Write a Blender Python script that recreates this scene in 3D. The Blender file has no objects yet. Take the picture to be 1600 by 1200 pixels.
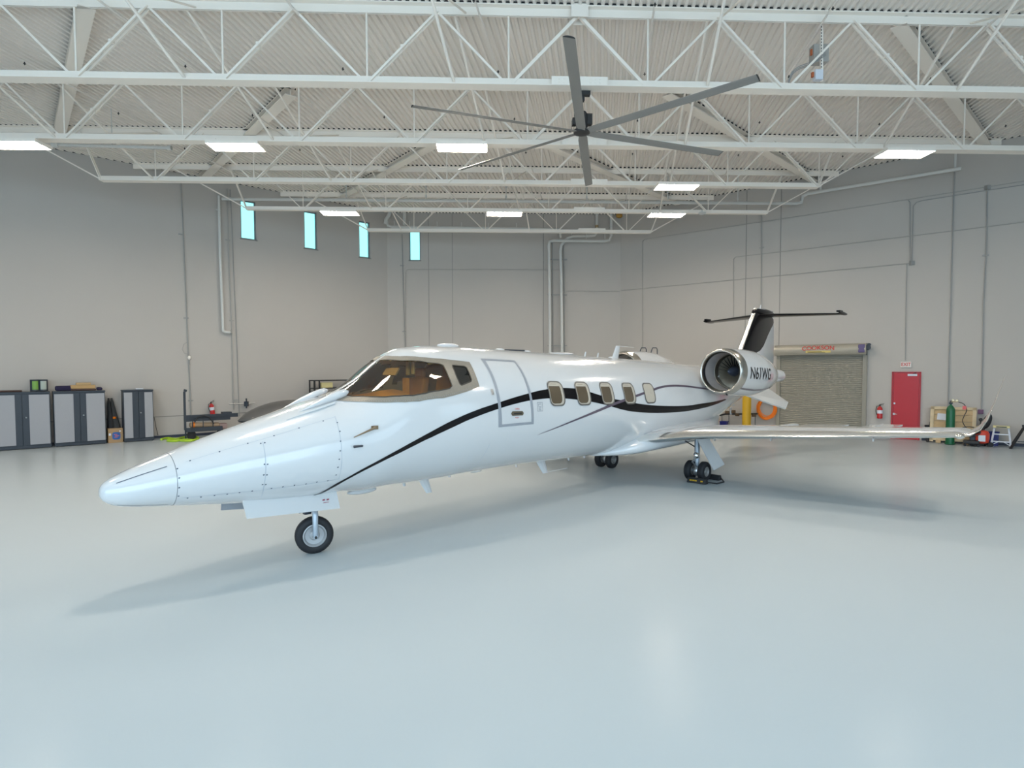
import bpy, bmesh, math, random
import numpy as np
from mathutils import Vector, Matrix, geometry
random.seed(7)
C = bpy.context.scene.collection
PI = math.pi
V = Vector

# ------------------------------------------------------------------ camera
FPX, CXP, CYP = 915.16, 800.0, 615.5
CAM = np.array([0.0, 0.0, 2.5275])
YAW, PITCH, ROLL = 0.0384, 0.04164, -0.00235
def _basis():
    cy, sy = math.cos(YAW), math.sin(YAW)
    fwd = np.array([sy, cy, 0.]); right = np.array([cy, -sy, 0.]); up = np.array([0, 0, 1.])
    f2 = fwd*math.cos(PITCH) - up*math.sin(PITCH); u2 = up*math.cos(PITCH) + fwd*math.sin(PITCH)
    return right*math.cos(ROLL) + u2*math.sin(ROLL), u2*math.cos(ROLL) - right*math.sin(ROLL), f2
RX, UX, FX = _basis()
cd = bpy.data.cameras.new('camera'); cam = bpy.data.objects.new('camera', cd); C.objects.link(cam)
cd.sensor_width = 36.0; cd.lens = FPX*36.0/1600.0
cd.shift_y = (CYP-600.0)/1600.0
cd.clip_end = 500
cam.matrix_world = Matrix(((RX[0], UX[0], -FX[0], CAM[0]), (RX[1], UX[1], -FX[1], CAM[1]), (RX[2], UX[2], -FX[2], CAM[2]), (0, 0, 0, 1)))
bpy.context.scene.camera = cam

# ------------------------------------------------------------------ light
SC = bpy.context.scene
SC.view_settings.view_transform = 'Standard'; SC.view_settings.look = 'None'
SC.view_settings.gamma = 1.0; SC.view_settings.use_curve_mapping = False
SC.view_settings.exposure = 0.0
w = bpy.data.worlds.new('sky'); SC.world = w; w.use_nodes = True
nt = w.node_tree; bg = nt.nodes['Background']
bg.inputs[0].default_value = (0.62, 0.84, 1.0, 1); bg.inputs[1].default_value = 1.9
# daylight coming in through the open hangar door behind the camera
ld = bpy.data.lights.new('door_daylight', 'AREA'); lo = bpy.data.objects.new('door_daylight', ld); C.objects.link(lo)
ld.shape = 'RECTANGLE'; ld.size = 30; ld.size_y = 7.6; ld.energy = 1540; ld.color = (0.58, 0.81, 1.0)
lo.matrix_world = Matrix.Translation((-4.0, -5.6, 4.0)) @ Matrix(((1, 0, 0, 0), (0, 0, -1, 0), (0, 1, 0, 0), (0, 0, 0, 1)))
LAMP_POWER = 76.0

# ------------------------------------------------------------------ materials
MATS = {}
def mat(name, col, rough=0.5, metal=0.0, coat=0.0, noise=0.0, nscale=5.0, bump=0.0, bscale=40.0, emit=None, es=1.0, spec=0.5, rvar=0.0):
    if name in MATS: return MATS[name]
    m = bpy.data.materials.new(name); m.use_nodes = True
    n = m.node_tree; b = n.nodes['Principled BSDF']
    b.inputs['Base Color'].default_value = (*col, 1); b.inputs['Roughness'].default_value = rough
    b.inputs['Metallic'].default_value = metal; b.inputs['Coat Weight'].default_value = coat
    b.inputs['Specular IOR Level'].default_value = spec
    if noise or bump or rvar:
        tc = n.nodes.new('ShaderNodeTexCoord')
    if noise or rvar:
        t = n.nodes.new('ShaderNodeTexNoise'); t.inputs['Scale'].default_value = nscale; t.inputs['Detail'].default_value = 5
        n.links.new(tc.outputs['Object'], t.inputs['Vector'])
    if noise:
        mx = n.nodes.new('ShaderNodeMix'); mx.data_type = 'RGBA'
        mx.inputs[6].default_value = (*[c*(1-noise) for c in col], 1); mx.inputs[7].default_value = (*[min(1, c*(1+noise)) for c in col], 1)
        n.links.new(t.outputs['Fac'], mx.inputs[0]); n.links.new(mx.outputs[2], b.inputs['Base Color'])
    if rvar:
        mr = n.nodes.new('ShaderNodeMapRange'); mr.inputs[3].default_value = max(0, rough-rvar); mr.inputs[4].default_value = rough+rvar
        n.links.new(t.outputs['Fac'], mr.inputs[0]); n.links.new(mr.outputs[0], b.inputs['Roughness'])
    if bump:
        t2 = n.nodes.new('ShaderNodeTexNoise'); t2.inputs['Scale'].default_value = bscale
        n.links.new(tc.outputs['Object'], t2.inputs['Vector'])
        bp = n.nodes.new('ShaderNodeBump'); bp.inputs['Strength'].default_value = bump; bp.inputs['Distance'].default_value = 0.01
        n.links.new(t2.outputs['Fac'], bp.inputs['Height']); n.links.new(bp.outputs[0], b.inputs['Normal'])
    if emit:
        b.inputs['Emission Color'].default_value = (*emit, 1); b.inputs['Emission Strength'].default_value = es
    MATS[name] = m; return m
def tinted_glass(name, tint, rough=0.02, fac=0.12):
    m = bpy.data.materials.new(name); m.use_nodes = True; n = m.node_tree
    n.nodes.remove(n.nodes['Principled BSDF']); out = n.nodes['Material Output']
    tr = n.nodes.new('ShaderNodeBsdfTransparent'); tr.inputs[0].default_value = (*tint, 1)
    gl = n.nodes.new('ShaderNodeBsdfGlossy'); gl.inputs['Roughness'].default_value = rough
    fr = n.nodes.new('ShaderNodeFresnel'); fr.inputs[0].default_value = 1.5
    ad = n.nodes.new('ShaderNodeMath'); ad.operation = 'ADD'; ad.inputs[1].default_value = fac-0.04; ad.use_clamp = True
    mx = n.nodes.new('ShaderNodeMixShader')
    n.links.new(fr.outputs[0], ad.inputs[0]); n.links.new(ad.outputs[0], mx.inputs[0])
    n.links.new(tr.outputs[0], mx.inputs[1]); n.links.new(gl.outputs[0], mx.inputs[2]); n.links.new(mx.outputs[0], out.inputs[0])
    MATS[name] = m; return m
M_wall = mat('painted_concrete_wall', (0.505, 0.465, 0.425), 0.75, noise=0.05, nscale=0.35, bump=0.12, bscale=25)
M_joint = mat('panel_joint', (0.28, 0.265, 0.245), 0.9)
M_deck = mat('painted_roof_deck', (0.88, 0.81, 0.74), 0.55)
M_steel = mat('white_painted_steel', (0.95, 0.865, 0.77), 0.5)
M_pipe = mat('white_pipe', (0.66, 0.645, 0.61), 0.45)
M_conduit = mat('grey_conduit', (0.34, 0.33, 0.315), 0.5)
M_conduit_l = mat('pale_conduit', (0.41, 0.385, 0.355), 0.5)
M_white = mat('aircraft_white', (0.67, 0.67, 0.675), 0.16, coat=0.8)
M_black = mat('aircraft_black', (0.006, 0.005, 0.006), 0.22, spec=0.25)
M_purple = mat('aircraft_purple_grey', (0.11, 0.08, 0.11), 0.3, coat=0.4)
M_purpled = mat('aircraft_dark_purple', (0.035, 0.02, 0.04), 0.25, coat=0.4)
M_silver = mat('door_outline_silver', (0.36, 0.38, 0.42), 0.35, metal=0.2)
M_line = mat('panel_line', (0.42, 0.46, 0.52), 0.5)
M_dline = mat('dark_line', (0.07, 0.09, 0.13), 0.5)
M_chrome = mat('polished_metal', (0.88, 0.87, 0.85), 0.22, metal=1.0)
M_satin = mat('satin_metal', (0.55, 0.55, 0.55), 0.35, metal=0.9)
M_lipmet = mat('inlet_lip_metal', (0.62, 0.59, 0.54), 0.2, metal=1.0)
M_tan = mat('windshield_frame_tan', (0.29, 0.255, 0.21), 0.45, metal=0.3, noise=0.12, nscale=30)
M_rubber = mat('tyre_rubber', (0.012, 0.012, 0.015), 0.65)
M_blk = mat('black_metal', (0.02, 0.02, 0.022), 0.5)
M_dark = mat('charcoal_metal', (0.032, 0.040, 0.054), 0.45)
M_cabgrey = mat('cabinet_door_grey', (0.36, 0.355, 0.37), 0.5, metal=0.1, bump=0.4, bscale=80)
M_hub = mat('wheel_grey', (0.42, 0.42, 0.43), 0.45, metal=0.4)
M_strut = mat('gear_strut_grey', (0.45, 0.50, 0.56), 0.3, metal=0.3)
M_fan = mat('fan_blade_grey', (0.25, 0.24, 0.225), 0.6)
M_inlet = mat('inlet_duct_grey', (0.36, 0.33, 0.32), 0.45)
M_fblade = mat('turbine_blade', (0.42, 0.37, 0.29), 0.35, metal=0.7)
M_spin = mat('spinner_blue_grey', (0.09, 0.11, 0.16), 0.3, metal=0.3)
M_red = mat('door_red', (0.48, 0.012, 0.02), 0.35)
M_ered = mat('extinguisher_red', (0.55, 0.02, 0.02), 0.3)
M_green = mat('cylinder_green', (0.008, 0.12, 0.045), 0.35)
M_wood = mat('crate_wood', (0.56, 0.39, 0.21), 0.7, noise=0.2, nscale=6)
M_woodl = mat('crate_frame_wood', (0.66, 0.52, 0.33), 0.7, noise=0.15, nscale=6)
M_paper = mat('paper_white', (0.72, 0.74, 0.8), 0.7)
M_card = mat('cardboard', (0.42, 0.27, 0.14), 0.8, noise=0.06)
M_cardl = mat('cardboard_tan', (0.48, 0.30, 0.13), 0.8)
M_blue = mat('blue_plastic', (0.015, 0.02, 0.16), 0.4)
M_lblue = mat('label_blue', (0.03, 0.12, 0.38), 0.6)
M_orange = mat('orange_hose', (0.9, 0.22, 0.01), 0.45)
M_yel = mat('safety_yellow', (0.62, 0.36, 0.01), 0.45)
M_lyel = mat('pale_yellow', (0.72, 0.62, 0.30), 0.5)
M_lime = mat('lime_green', (0.42, 0.62, 0.03), 0.5)
M_roll = mat('rolling_door_tan', (0.31, 0.285, 0.235), 0.5, metal=0.15)
M_hood = mat('rolling_door_hood', (0.42, 0.38, 0.31), 0.4, metal=0.25)
M_cover = mat('grey_cover', (0.12, 0.115, 0.11), 0.35)
M_brown = mat('brown_cloth', (0.09, 0.05, 0.04), 0.9)
M_navy = mat('navy_cloth', (0.02, 0.015, 0.05), 0.9)
M_amber = tinted_glass('amber_glass', (0.97, 0.76, 0.38), 0.04, 0.10)
M_dglass = tinted_glass('smoked_glass', (0.10, 0.075, 0.05), 0.02, 0.12)
M_sky = tinted_glass('sky_glass', (0.48, 0.95, 0.80), 0.05, 0.04)
M_tan2 = mat('cockpit_leather', (0.62, 0.33, 0.11), 0.6)
M_cream = mat('window_reveal_cream', (0.52, 0.46, 0.38), 0.5)
M_winbrown = mat('window_dark_pane', (0.12, 0.085, 0.05), 0.06, coat=1.0)
M_lampw = mat('lamp_tube', (1, 1, 1), 0.5, emit=(1.0, 0.90, 0.77), es=LAMP_POWER)
M_text = mat('lettering_black', (0.01, 0.01, 0.012), 0.4)
M_textr = mat('lettering_red', (0.6, 0.03, 0.02), 0.4)
M_exit = mat('exit_sign_face', (0.75, 0.70, 0.65), 0.5)
M_purplebox = mat('alarm_box', (0.17, 0.07, 0.14), 0.5)
M_base = mat('dark_baseboard', (0.035, 0.045, 0.075), 0.5)
M_soil = mat('apron_concrete', (0.42, 0.42, 0.40), 0.9)

# floor: glossy pale epoxy with faint scuffs
def floor_mat():
    m = bpy.data.materials.new('epoxy_floor'); m.use_nodes = True; n = m.node_tree; b = n.nodes['Principled BSDF']
    tc = n.nodes.new('ShaderNodeTexCoord')
    t = n.nodes.new('ShaderNodeTexNoise'); t.inputs['Scale'].default_value = 0.35; t.inputs['Detail'].default_value = 6
    n.links.new(tc.outputs['Object'], t.inputs['Vector'])
    mx = n.nodes.new('ShaderNodeMix'); mx.data_type = 'RGBA'
    mx.inputs[6].default_value = (0.525, 0.575, 0.60, 1); mx.inputs[7].default_value = (0.56, 0.61, 0.63, 1)
    n.links.new(t.outputs['Fac'], mx.inputs[0])
    # short dark scuffs
    mp = n.nodes.new('ShaderNodeMapping'); mp.inputs['Scale'].default_value = (1.3, 3.5, 1)
    n.links.new(tc.outputs['Object'], mp.inputs[0])
    s = n.nodes.new('ShaderNodeTexNoise'); s.inputs['Scale'].default_value = 1.6; s.inputs['Detail'].default_value = 9; s.inputs['Roughness'].default_value = 0.72
    n.links.new(mp.outputs[0], s.inputs['Vector'])
    rp = n.nodes.new('ShaderNodeMapRange'); rp.inputs[1].default_value = 0.70; rp.inputs[2].default_value = 0.80
    n.links.new(s.outputs['Fac'], rp.inputs[0])
    m2 = n.nodes.new('ShaderNodeMix'); m2.data_type = 'RGBA'; m2.inputs[7].default_value = (0.30, 0.30, 0.27, 1)
    n.links.new(rp.outputs[0], m2.inputs[0]); n.links.new(mx.outputs[2], m2.inputs[6]); n.links.new(m2.outputs[2], b.inputs['Base Color'])
    b.inputs['Roughness'].default_value = 0.6; b.inputs['Specular IOR Level'].default_value = 0.0
    gl = n.nodes.new('ShaderNodeBsdfGlossy')
    mr = n.nodes.new('ShaderNodeMapRange'); mr.inputs[3].default_value = 0.15; mr.inputs[4].default_value = 0.23
    n.links.new(t.outputs['Fac'], mr.inputs[0]); n.links.new(mr.outputs[0], gl.inputs['Roughness'])
    # thin clear epoxy film: Schlick reflectance with a low head-on value
    lw = n.nodes.new('ShaderNodeLayerWeight'); lw.inputs[0].default_value = 0.5
    pw = n.nodes.new('ShaderNodeMath'); pw.operation = 'POWER'; pw.inputs[1].default_value = 7.0
    ml = n.nodes.new('ShaderNodeMath'); ml.operation = 'MULTIPLY_ADD'; ml.inputs[1].default_value = 0.75; ml.inputs[2].default_value = 0.002
    n.links.new(lw.outputs['Facing'], pw.inputs[0]); n.links.new(pw.outputs[0], ml.inputs[0])
    ms = n.nodes.new('ShaderNodeMixShader'); n.links.new(ml.outputs[0], ms.inputs[0]); n.links.new(b.outputs[0], ms.inputs[1]); n.links.new(gl.outputs[0], ms.inputs[2])
    n.links.new(ms.outputs[0], n.nodes['Material Output'].inputs[0])
    t3 = n.nodes.new('ShaderNodeTexNoise'); t3.inputs['Scale'].default_value = 1.1; t3.inputs['Detail'].default_value = 2
    n.links.new(tc.outputs['Object'], t3.inputs['Vector'])
    bp = n.nodes.new('ShaderNodeBump'); bp.inputs['Strength'].default_value = 0.15; bp.inputs['Distance'].default_value = 0.01
    n.links.new(t3.outputs['Fac'], bp.inputs['Height']); n.links.new(bp.outputs[0], gl.inputs['Normal'])
    return m
M_floor = floor_mat()

# ------------------------------------------------------------------ mesh builder
class MB:
    def __init__(s): s.v = []; s.f = []; s.m = []; s.mi = 0
    def add(s, vs, fs, mi=None):
        o = len(s.v); s.v += [tuple(float(c) for c in p) for p in vs]
        for f in fs: s.f.append(tuple(i+o for i in f)); s.m.append(s.mi if mi is None else mi)
        return s
    def box(s, c, d, M=None, mi=None, taper=1.0):
        x, y, z = d[0]/2, d[1]/2, d[2]/2; t = taper
        vs = [V((-x, -y, -z)), V((x, -y, -z)), V((x, y, -z)), V((-x, y, -z)), V((-x*t, -y*t, z)), V((x*t, -y*t, z)), V((x*t, y*t, z)), V((-x*t, y*t, z))]
        if M: vs = [M @ v for v in vs]
        return s.add([v+V(c) for v in vs], [(0, 3, 2, 1), (4, 5, 6, 7), (0, 1, 5, 4), (1, 2, 6, 5), (2, 3, 7, 6), (3, 0, 4, 7)], mi)
    def bar(s, p, q, w, h, up=(0, 0, 1), mi=None):
        p, q = V(p), V(q); a = (q-p); L = a.length
        if L < 1e-6: return s
        a.normalize(); u = V(up)
        if abs(a.dot(u)) > 0.98: u = V((1, 0, 0)) if abs(a.x) < .9 else V((0, 1, 0))
        sd = a.cross(u).normalized(); u = sd.cross(a).normalized()
        vs = []
        for o in (p, q):
            for i, j in ((-1, -1), (1, -1), (1, 1), (-1, 1)): vs.append(o+sd*(i*w/2)+u*(j*h/2))
        return s.add(vs, [(0, 1, 2, 3), (7, 6, 5, 4), (0, 4, 5, 1), (1, 5, 6, 2), (2, 6, 7, 3), (3, 7, 4, 0)], mi)
    def tube(s, pts, r, n=10, mi=None, cap=True, closed=False):
        pts = [V(p) for p in pts]; k = len(pts); rs = r if isinstance(r, (list, tuple)) else [r]*k
        rings = []; u = None
        for i, p in enumerate(pts):
            if closed: a = pts[(i+1) % k]-pts[i-1]
            else: a = pts[min(i+1, k-1)]-pts[max(i-1, 0)]
            a.normalize()
            if u is None: u = V((0, 0, 1)) if abs(a.z) < .9 else V((1, 0, 0))
            sd = a.cross(u).normalized(); u = sd.cross(a).normalized()
            rings.append([p+(sd*math.cos(t)+u*math.sin(t))*rs[i] for t in [2*PI*j/n for j in range(n)]])
        vs = [v for R_ in rings for v in R_]; fs = []
        for i in range(k if closed else k-1):
            i2 = (i+1) % k
            for j in range(n): fs.append((i*n+j, i*n+(j+1) % n, i2*n+(j+1) % n, i2*n+j))
        if cap and not closed: fs += [tuple(range(n-1, -1, -1)), tuple((k-1)*n+j for j in range(n))]
        return s.add(vs, fs, mi)
    def lathe(s, prof, o=(0, 0, 0), ax=(0, 0, 1), n=24, mi=None, caps=True):
        a = V(ax).normalized(); u = V((0, 0, 1)) if abs(a.z) < .9 else V((1, 0, 0)); sd = a.cross(u).normalized(); u = sd.cross(a)
        o = V(o); vs = []; k = len(prof)
        for (r, h) in prof:
            for j in range(n): t = 2*PI*j/n; vs.append(o+a*h+(sd*math.cos(t)+u*math.sin(t))*r)
        fs = [(i*n+j, i*n+(j+1) % n, (i+1)*n+(j+1) % n, (i+1)*n+j) for i in range(k-1) for j in range(n)]
        if caps:
            if prof[0][0] > 1e-5: fs.append(tuple(range(n-1, -1, -1)))
            if prof[-1][0] > 1e-5: fs.append(tuple((k-1)*n+j for j in range(n)))
        return s.add(vs, fs, mi)
    def loft(s, rings, mi=None, caps=True, closed=True):
        n = len(rings[0]); vs = [p for r in rings for p in r]; fs = []
        for i in range(len(rings)-1):
            for j in range(n if closed else n-1): fs.append((i*n+j, i*n+(j+1) % n, (i+1)*n+(j+1) % n, (i+1)*n+j))
        if caps and closed: fs += [tuple(range(n-1, -1, -1)), tuple((len(rings)-1)*n+j for j in range(n))]
        return s.add(vs, fs, mi)
    def prism(s, poly, a, b, mi=None):       # poly of (x,z); extruded y from a to b
        n = len(poly); vs = [(x, a, z) for x, z in poly]+[(x, b, z) for x, z in poly]
        fs = [tuple(range(n)), tuple(range(2*n-1, n-1, -1))]+[(i, i+n, (i+1) % n+n, (i+1) % n) for i in range(n)]
        return s.add(vs, fs, mi)
    def ell(s, c, r, n=16, k=10, mi=None):
        prof = []; vs = []
        for i in range(k+1):
            a = -PI/2+PI*i/k
            for j in range(n): t = 2*PI*j/n; vs.append((c[0]+r[0]*math.cos(a)*math.cos(t), c[1]+r[1]*math.cos(a)*math.sin(t), c[2]+r[2]*math.sin(a)))
        fs = [(i*n+j, i*n+(j+1) % n, (i+1)*n+(j+1) % n, (i+1)*n+j) for i in range(k) for j in range(n)]
        return s.add(vs, fs, mi)
    def build(s, name, m, parent=None, smooth=False, bevel=0.0, angle=35, fix=True):
        me = bpy.data.meshes.new(name); me.from_pydata(s.v, [], s.f)
        ms = m if isinstance(m, (list, tuple)) else [m]
        for x in ms: me.materials.append(x)
        me.polygons.foreach_set('material_index', s.m)
        if fix:
            bm = bmesh.new(); bm.from_mesh(me); bmesh.ops.remove_doubles(bm, verts=bm.verts, dist=1e-5)
            bmesh.ops.recalc_face_normals(bm, faces=bm.faces); bm.to_mesh(me); bm.free()
        if smooth:
            me.shade_smooth(); me.set_sharp_from_angle(angle=math.radians(angle))
        me.validate(); me.update()
        o = bpy.data.objects.new(name, me); C.objects.link(o)
        if parent: o.parent = parent
        if bevel:
            b = o.modifiers.new('bevel', 'BEVEL'); b.width = bevel; b.segments = 2; b.limit_method = 'ANGLE'
        return o
def tag(o, label=None, cat=None, group=None, kind=None):
    if label: o['label'] = label
    if cat: o['category'] = cat
    if group: o['group'] = group
    if kind: o['kind'] = kind
    return o
def empty(name, loc=(0, 0, 0), rz=0.0, **k):
    o = bpy.data.objects.new(name, None); C.objects.link(o); o.location = loc; o.rotation_euler = (0, 0, rz); o.empty_display_size = 0.2
    return tag(o, **k)
def copy_tree(o, parent=None):
    c = o.copy(); C.objects.link(c)
    if parent is not None: c.parent = parent
    for ch in list(o.children): copy_tree(ch, c)
    return c
def text_mesh(txt, size=1.0, shear=0.0, sx=1.0, extrude=0.0, bold=0.0, cuts=0):
    cu = bpy.data.curves.new('t', 'FONT'); cu.body = txt; cu.size = size; cu.shear = shear; cu.align_x = 'CENTER'; cu.align_y = 'CENTER'; cu.extrude = extrude; cu.offset = bold*size
    ob = bpy.data.objects.new('t', cu); C.objects.link(ob)
    dg = bpy.context.evaluated_depsgraph_get(); me = bpy.data.meshes.new_from_object(ob.evaluated_get(dg))
    bpy.data.objects.remove(ob); bpy.data.curves.remove(cu)
    if cuts:
        bm = bmesh.new(); bm.from_mesh(me); bmesh.ops.triangulate(bm, faces=bm.faces); bmesh.ops.subdivide_edges(bm, edges=bm.edges, cuts=cuts, use_grid_fill=True); bm.to_mesh(me); bm.free()
    vs = [(v.co.x*sx, v.co.y, v.co.z) for v in me.vertices]; fs = [tuple(p.vertices) for p in me.polygons]
    bpy.data.meshes.remove(me); return vs, fs

# ------------------------------------------------------------------ the place
CL = np.array([-4.8, 28.1, 0.]); CR = np.array([6.3, 28.1, 0.])        # back corners
LD = np.array([-0.78587, -0.61839, 0.]); RD = np.array([0.73884, -0.67388, 0.])
ZD = 9.92                                                            # underside of deck
def pray(u, v):
    r = FX + RX*(u-CXP)/FPX - UX*(v-CYP)/FPX; return r/np.linalg.norm(r)
def on_plane(u, v, P, N):
    r = pray(u, v); return CAM + r*(np.dot(np.array(P)-CAM, N)/np.dot(r, N))
def on_floor(u, v, z=0.0): return on_plane(u, v, (0, 0, z), np.array([0, 0, 1.]))
class Wall:
    """local frame: x runs along the wall as seen from the room (left to right), y into the wall, z up"""
    def __init__(s, P, D, sgn):
        s.P = P; s.D = D; s.sgn = sgn                       # D away from corner; sgn -1: image x runs against D
        s.ex = D*sgn; s.ey = np.array([-s.ex[1], s.ex[0], 0.]); s.rz = math.atan2(s.ex[1], s.ex[0])
    def sz(s, u, v, off=0.0):
        X = on_plane(u, v, s.P-s.ey*off, s.ey); return float(np.dot(X-s.P, s.D)), float(X[2])
    def pt(s, d, z, off=0.0):                               # off = distance into the room
        X = s.P+s.D*d-s.ey*off; return V((X[0], X[1], z))
WL = Wall(CL, LD, -1); WR = Wall(CR, RD, 1); WB = Wall(CL, np.array([1., 0, 0]), 1)

def build_wall(name, W, length, holes, parent=None, z1=ZD, s0=0.0):
    mb = MB(); T = 0.25
    ss = sorted(set([s0, length]+[h[i] for h in holes for i in (0, 1)])); zs = sorted(set([0.0, z1]+[h[i] for h in holes for i in (2, 3)]))
    for i in range(len(ss)-1):
        for j in range(len(zs)-1):
            cs, cz = (ss[i]+ss[i+1])/2, (zs[j]+zs[j+1])/2
            if any(h[0] < cs < h[1] and h[2] < cz < h[3] for h in holes): continue
            ps = []
            for off in (0, -T):
                for a, b in ((ss[i], zs[j]), (ss[i+1], zs[j]), (ss[i+1], zs[j+1]), (ss[i], zs[j+1])): ps.append(W.pt(a, b, off))
            mb.add(ps, [(0, 1, 2, 3), (7, 6, 5, 4), (0, 4, 5, 1), (1, 5, 6, 2), (2, 6, 7, 3), (3, 7, 4, 0)])
    # parapet set back behind the deck flutes
    ps = []
    for off in (-0.14, -T):
        for a, b in ((s0, z1), (length, z1), (length, z1+0.35), (s0, z1+0.35)): ps.append(W.pt(a, b, off))
    mb.add(ps, [(0, 1, 2, 3), (7, 6, 5, 4), (0, 4, 5, 1), (1, 5, 6, 2), (2, 6, 7, 3), (3, 7, 4, 0)])
    o = mb.build(name, M_wall, parent, fix=False); tag(o, kind='structure'); return o
winL = [(5.92, 6.51, 7.80, 9.34), (3.38, 3.94, 7.75, 9.34), (0.87, 1.41, 7.68, 9.32)]
winB = [(1.04, 1.56, 7.69, 9.12)]
LEN = 38.0
wl = build_wall('wall_left', WL, LEN, winL)
wr = build_wall('wall_right', WR, LEN, [])
wb = build_wall('wall_back', WB, 11.1, winB, s0=0)
fl = MB().add([(-60, -30, 0), (60, -30, 0), (60, 34, 0), (-60, 34, 0)], [(0, 1, 2, 3)]).build('floor', M_floor, fix=False); tag(fl, kind='structure')
# front wall with the wide hangar door opening
fw = MB()
for a, b, z0, z1 in ((-40, -19.5, 0, 10.3), (19.5, 40, 0, 10.3), (-19.5, 19.5, 8.0, 10.3)):
    fw.box(((a+b)/2, -6.0, (z0+z1)/2), (b-a, 0.3, z1-z0))
tag(fw.build('wall_front', M_wall), kind='structure')

# windows: frame, glass, sill
def wall_window(W, h, idx):
    s0, s1, z0, z1 = h; t = 0.045
    f = MB()
    for a, b, c, d_ in ((s0, s1, z0, z0+t), (s0, s1, z1-t, z1), (s0, s0+t, z0, z1), (s1-t, s1, z0, z1)):
        ps = [W.pt(*q) for off in (-0.07, -0.13) for q in ((a, c, off), (b, c, off), (b, d_, off), (a, d_, off))]
        f.add(ps, [(0, 1, 2, 3), (7, 6, 5, 4), (0, 4, 5, 1), (1, 5, 6, 2), (2, 6, 7, 3), (3, 7, 4, 0)])
    o = f.build('window_%d' % idx, mat('window_frame_blue_grey', (0.22, 0.27, 0.30), 0.4, metal=0.4)); tag(o, kind='structure')
    g = MB().add([W.pt(*q) for q in ((s0, z0, -0.1), (s1, z0, -0.1), (s1, z1, -0.1), (s0, z1, -0.1))], [(0, 1, 2, 3)]).build('pane', M_sky, o, fix=False)
    sl = MB(); ps = [W.pt(*q) for off in (0.03, -0.07) for q in ((s0-.04, z0-.035, off), (s1+.04, z0-.035, off), (s1+.04, z0, off), (s0-.04, z0, off))]
    sl.add(ps, [(0, 1, 2, 3), (7, 6, 5, 4), (0, 4, 5, 1), (1, 5, 6, 2), (2, 6, 7, 3), (3, 7, 4, 0)]); sl.build('sill', M_joint, o)
for i, h in enumerate(winL): wall_window(WL, h, i+1)
wall_window(WB, winB[0], 4)

# corrugated roof deck, ribs run along SK
SK = V((0.19, 1.0, 0)).normalized(); PITCH_D = 0.155
dk = MB(); nx = V((1, 0, 0))
prof = [(0.0, 0.0), (0.055, 0.0), (0.075, 0.05), (0.135, 0.05), (0.155, 0.0)]
k0 = -260
X_at = lambda s, Y: s+0.19*Y
pts = []
for k in range(k0, 250):
    for (dx, dz) in prof[:-1]: pts.append((k*PITCH_D+dx, ZD+dz))
def y_end(s):
    L = 28.24
    for P, D in ((CL, LD), (CR, RD)):      # wall line offset outwards by 0.13 m
        nn = np.array([D[1], -D[0]]) if P is CL else np.array([-D[1], D[0]])
        nn = nn/np.hypot(*nn)
        if nn[1] < 0: nn = -nn
        Q = P[:2]+nn*.13
        t = np.linalg.solve(np.array([[.19, -D[0]], [1.0, -D[1]]]), np.array([Q[0]-s, Q[1]]))
        L = min(L, t[0])
    return max(L, -6.2)
va = [(X_at(s, -6.2), -6.2, z) for s, z in pts]; vb = [(X_at(s, y_end(s)), y_end(s), z) for s, z in pts]; n_ = len(pts)
dk.add(va+vb, [(i, i+1, n_+i+1, n_+i) for i in range(n_-1)])
o = dk.build('ceiling', M_deck, fix=False); tag(o, kind='structure')
rp_ = [CL+LD*43+np.array([0, -.0, 0]), CR+RD*46]
rv = [(-39, -6.3), (-39, 1.4), (-4.9, 28.3), (6.4, 28.3), (38, -.5), (38, -6.3)]
rf = MB().add([(x, y, ZD+.20) for x, y in rv]+[(x, y, ZD+.40) for x, y in rv], [(0, 1, 2, 3, 4, 5), (11, 10, 9, 8, 7, 6)]+[(i, i+6, (i+1) % 6+6, (i+1) % 6) for i in range(6)]); tag(rf.build('roof', M_wall), kind='structure')
# dark strips standing in for shade inside the deck flutes, along the walls
M_gapshade = mat('flute_gap_shade', (0.03, 0.03, 0.03), 0.8)
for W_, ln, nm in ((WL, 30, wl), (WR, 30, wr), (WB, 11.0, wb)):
    cm_ = MB(); a, b = W_.pt(.05, ZD+.026, -.03), W_.pt(ln, ZD+.026, -.03); cm_.bar(a, b, .04, .046); cm_.build('flute_gap_shade', M_gapshade, nm)

# trim on the walls: panel joints, baseboards
def strip(mb, W, s0, z0, s1, z1, w_=0.02, off=0.004, dp=0.008):
    a, b = W.pt(s0, z0, off), W.pt(s1, z1, off)
    nrm = V(tuple(-W.ey)); mb.bar(a, b, w_, dp, up=nrm)
jl = MB()
for x in (0.0,):
    pass
z_ = WL.sz(262, 650.5)[1]
strip(jl, WL, 0.2, z_, 20, z_, 0.03)
jl.build('panel_joint', M_joint, wl)
jb = MB()
for u in (670, 707): 
    s = WB.sz(u, 450)[0]; strip(jb, WB, s, 0.1, s, 9.9, 0.022)
s_ = WB.sz(849, 450)[0]; strip(jb, WB, s_, .1, s_, 9.9, 0.03)
jb.build('panel_joint', M_joint, wb)
jr = MB()
for u in (1165.5, 1219): 
    s = WR.sz(u, 420)[0]; strip(jr, WR, s, 0.1, s, 9.9, 0.025)
jr.build('panel_joint', M_joint, wr)
bb = MB(); strip(bb, WL, 0.1, 0.05, 20, 0.05, 0.10, 0.01, 0.02); tag(bb.build('baseboard_left', M_base), kind='structure')
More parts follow.
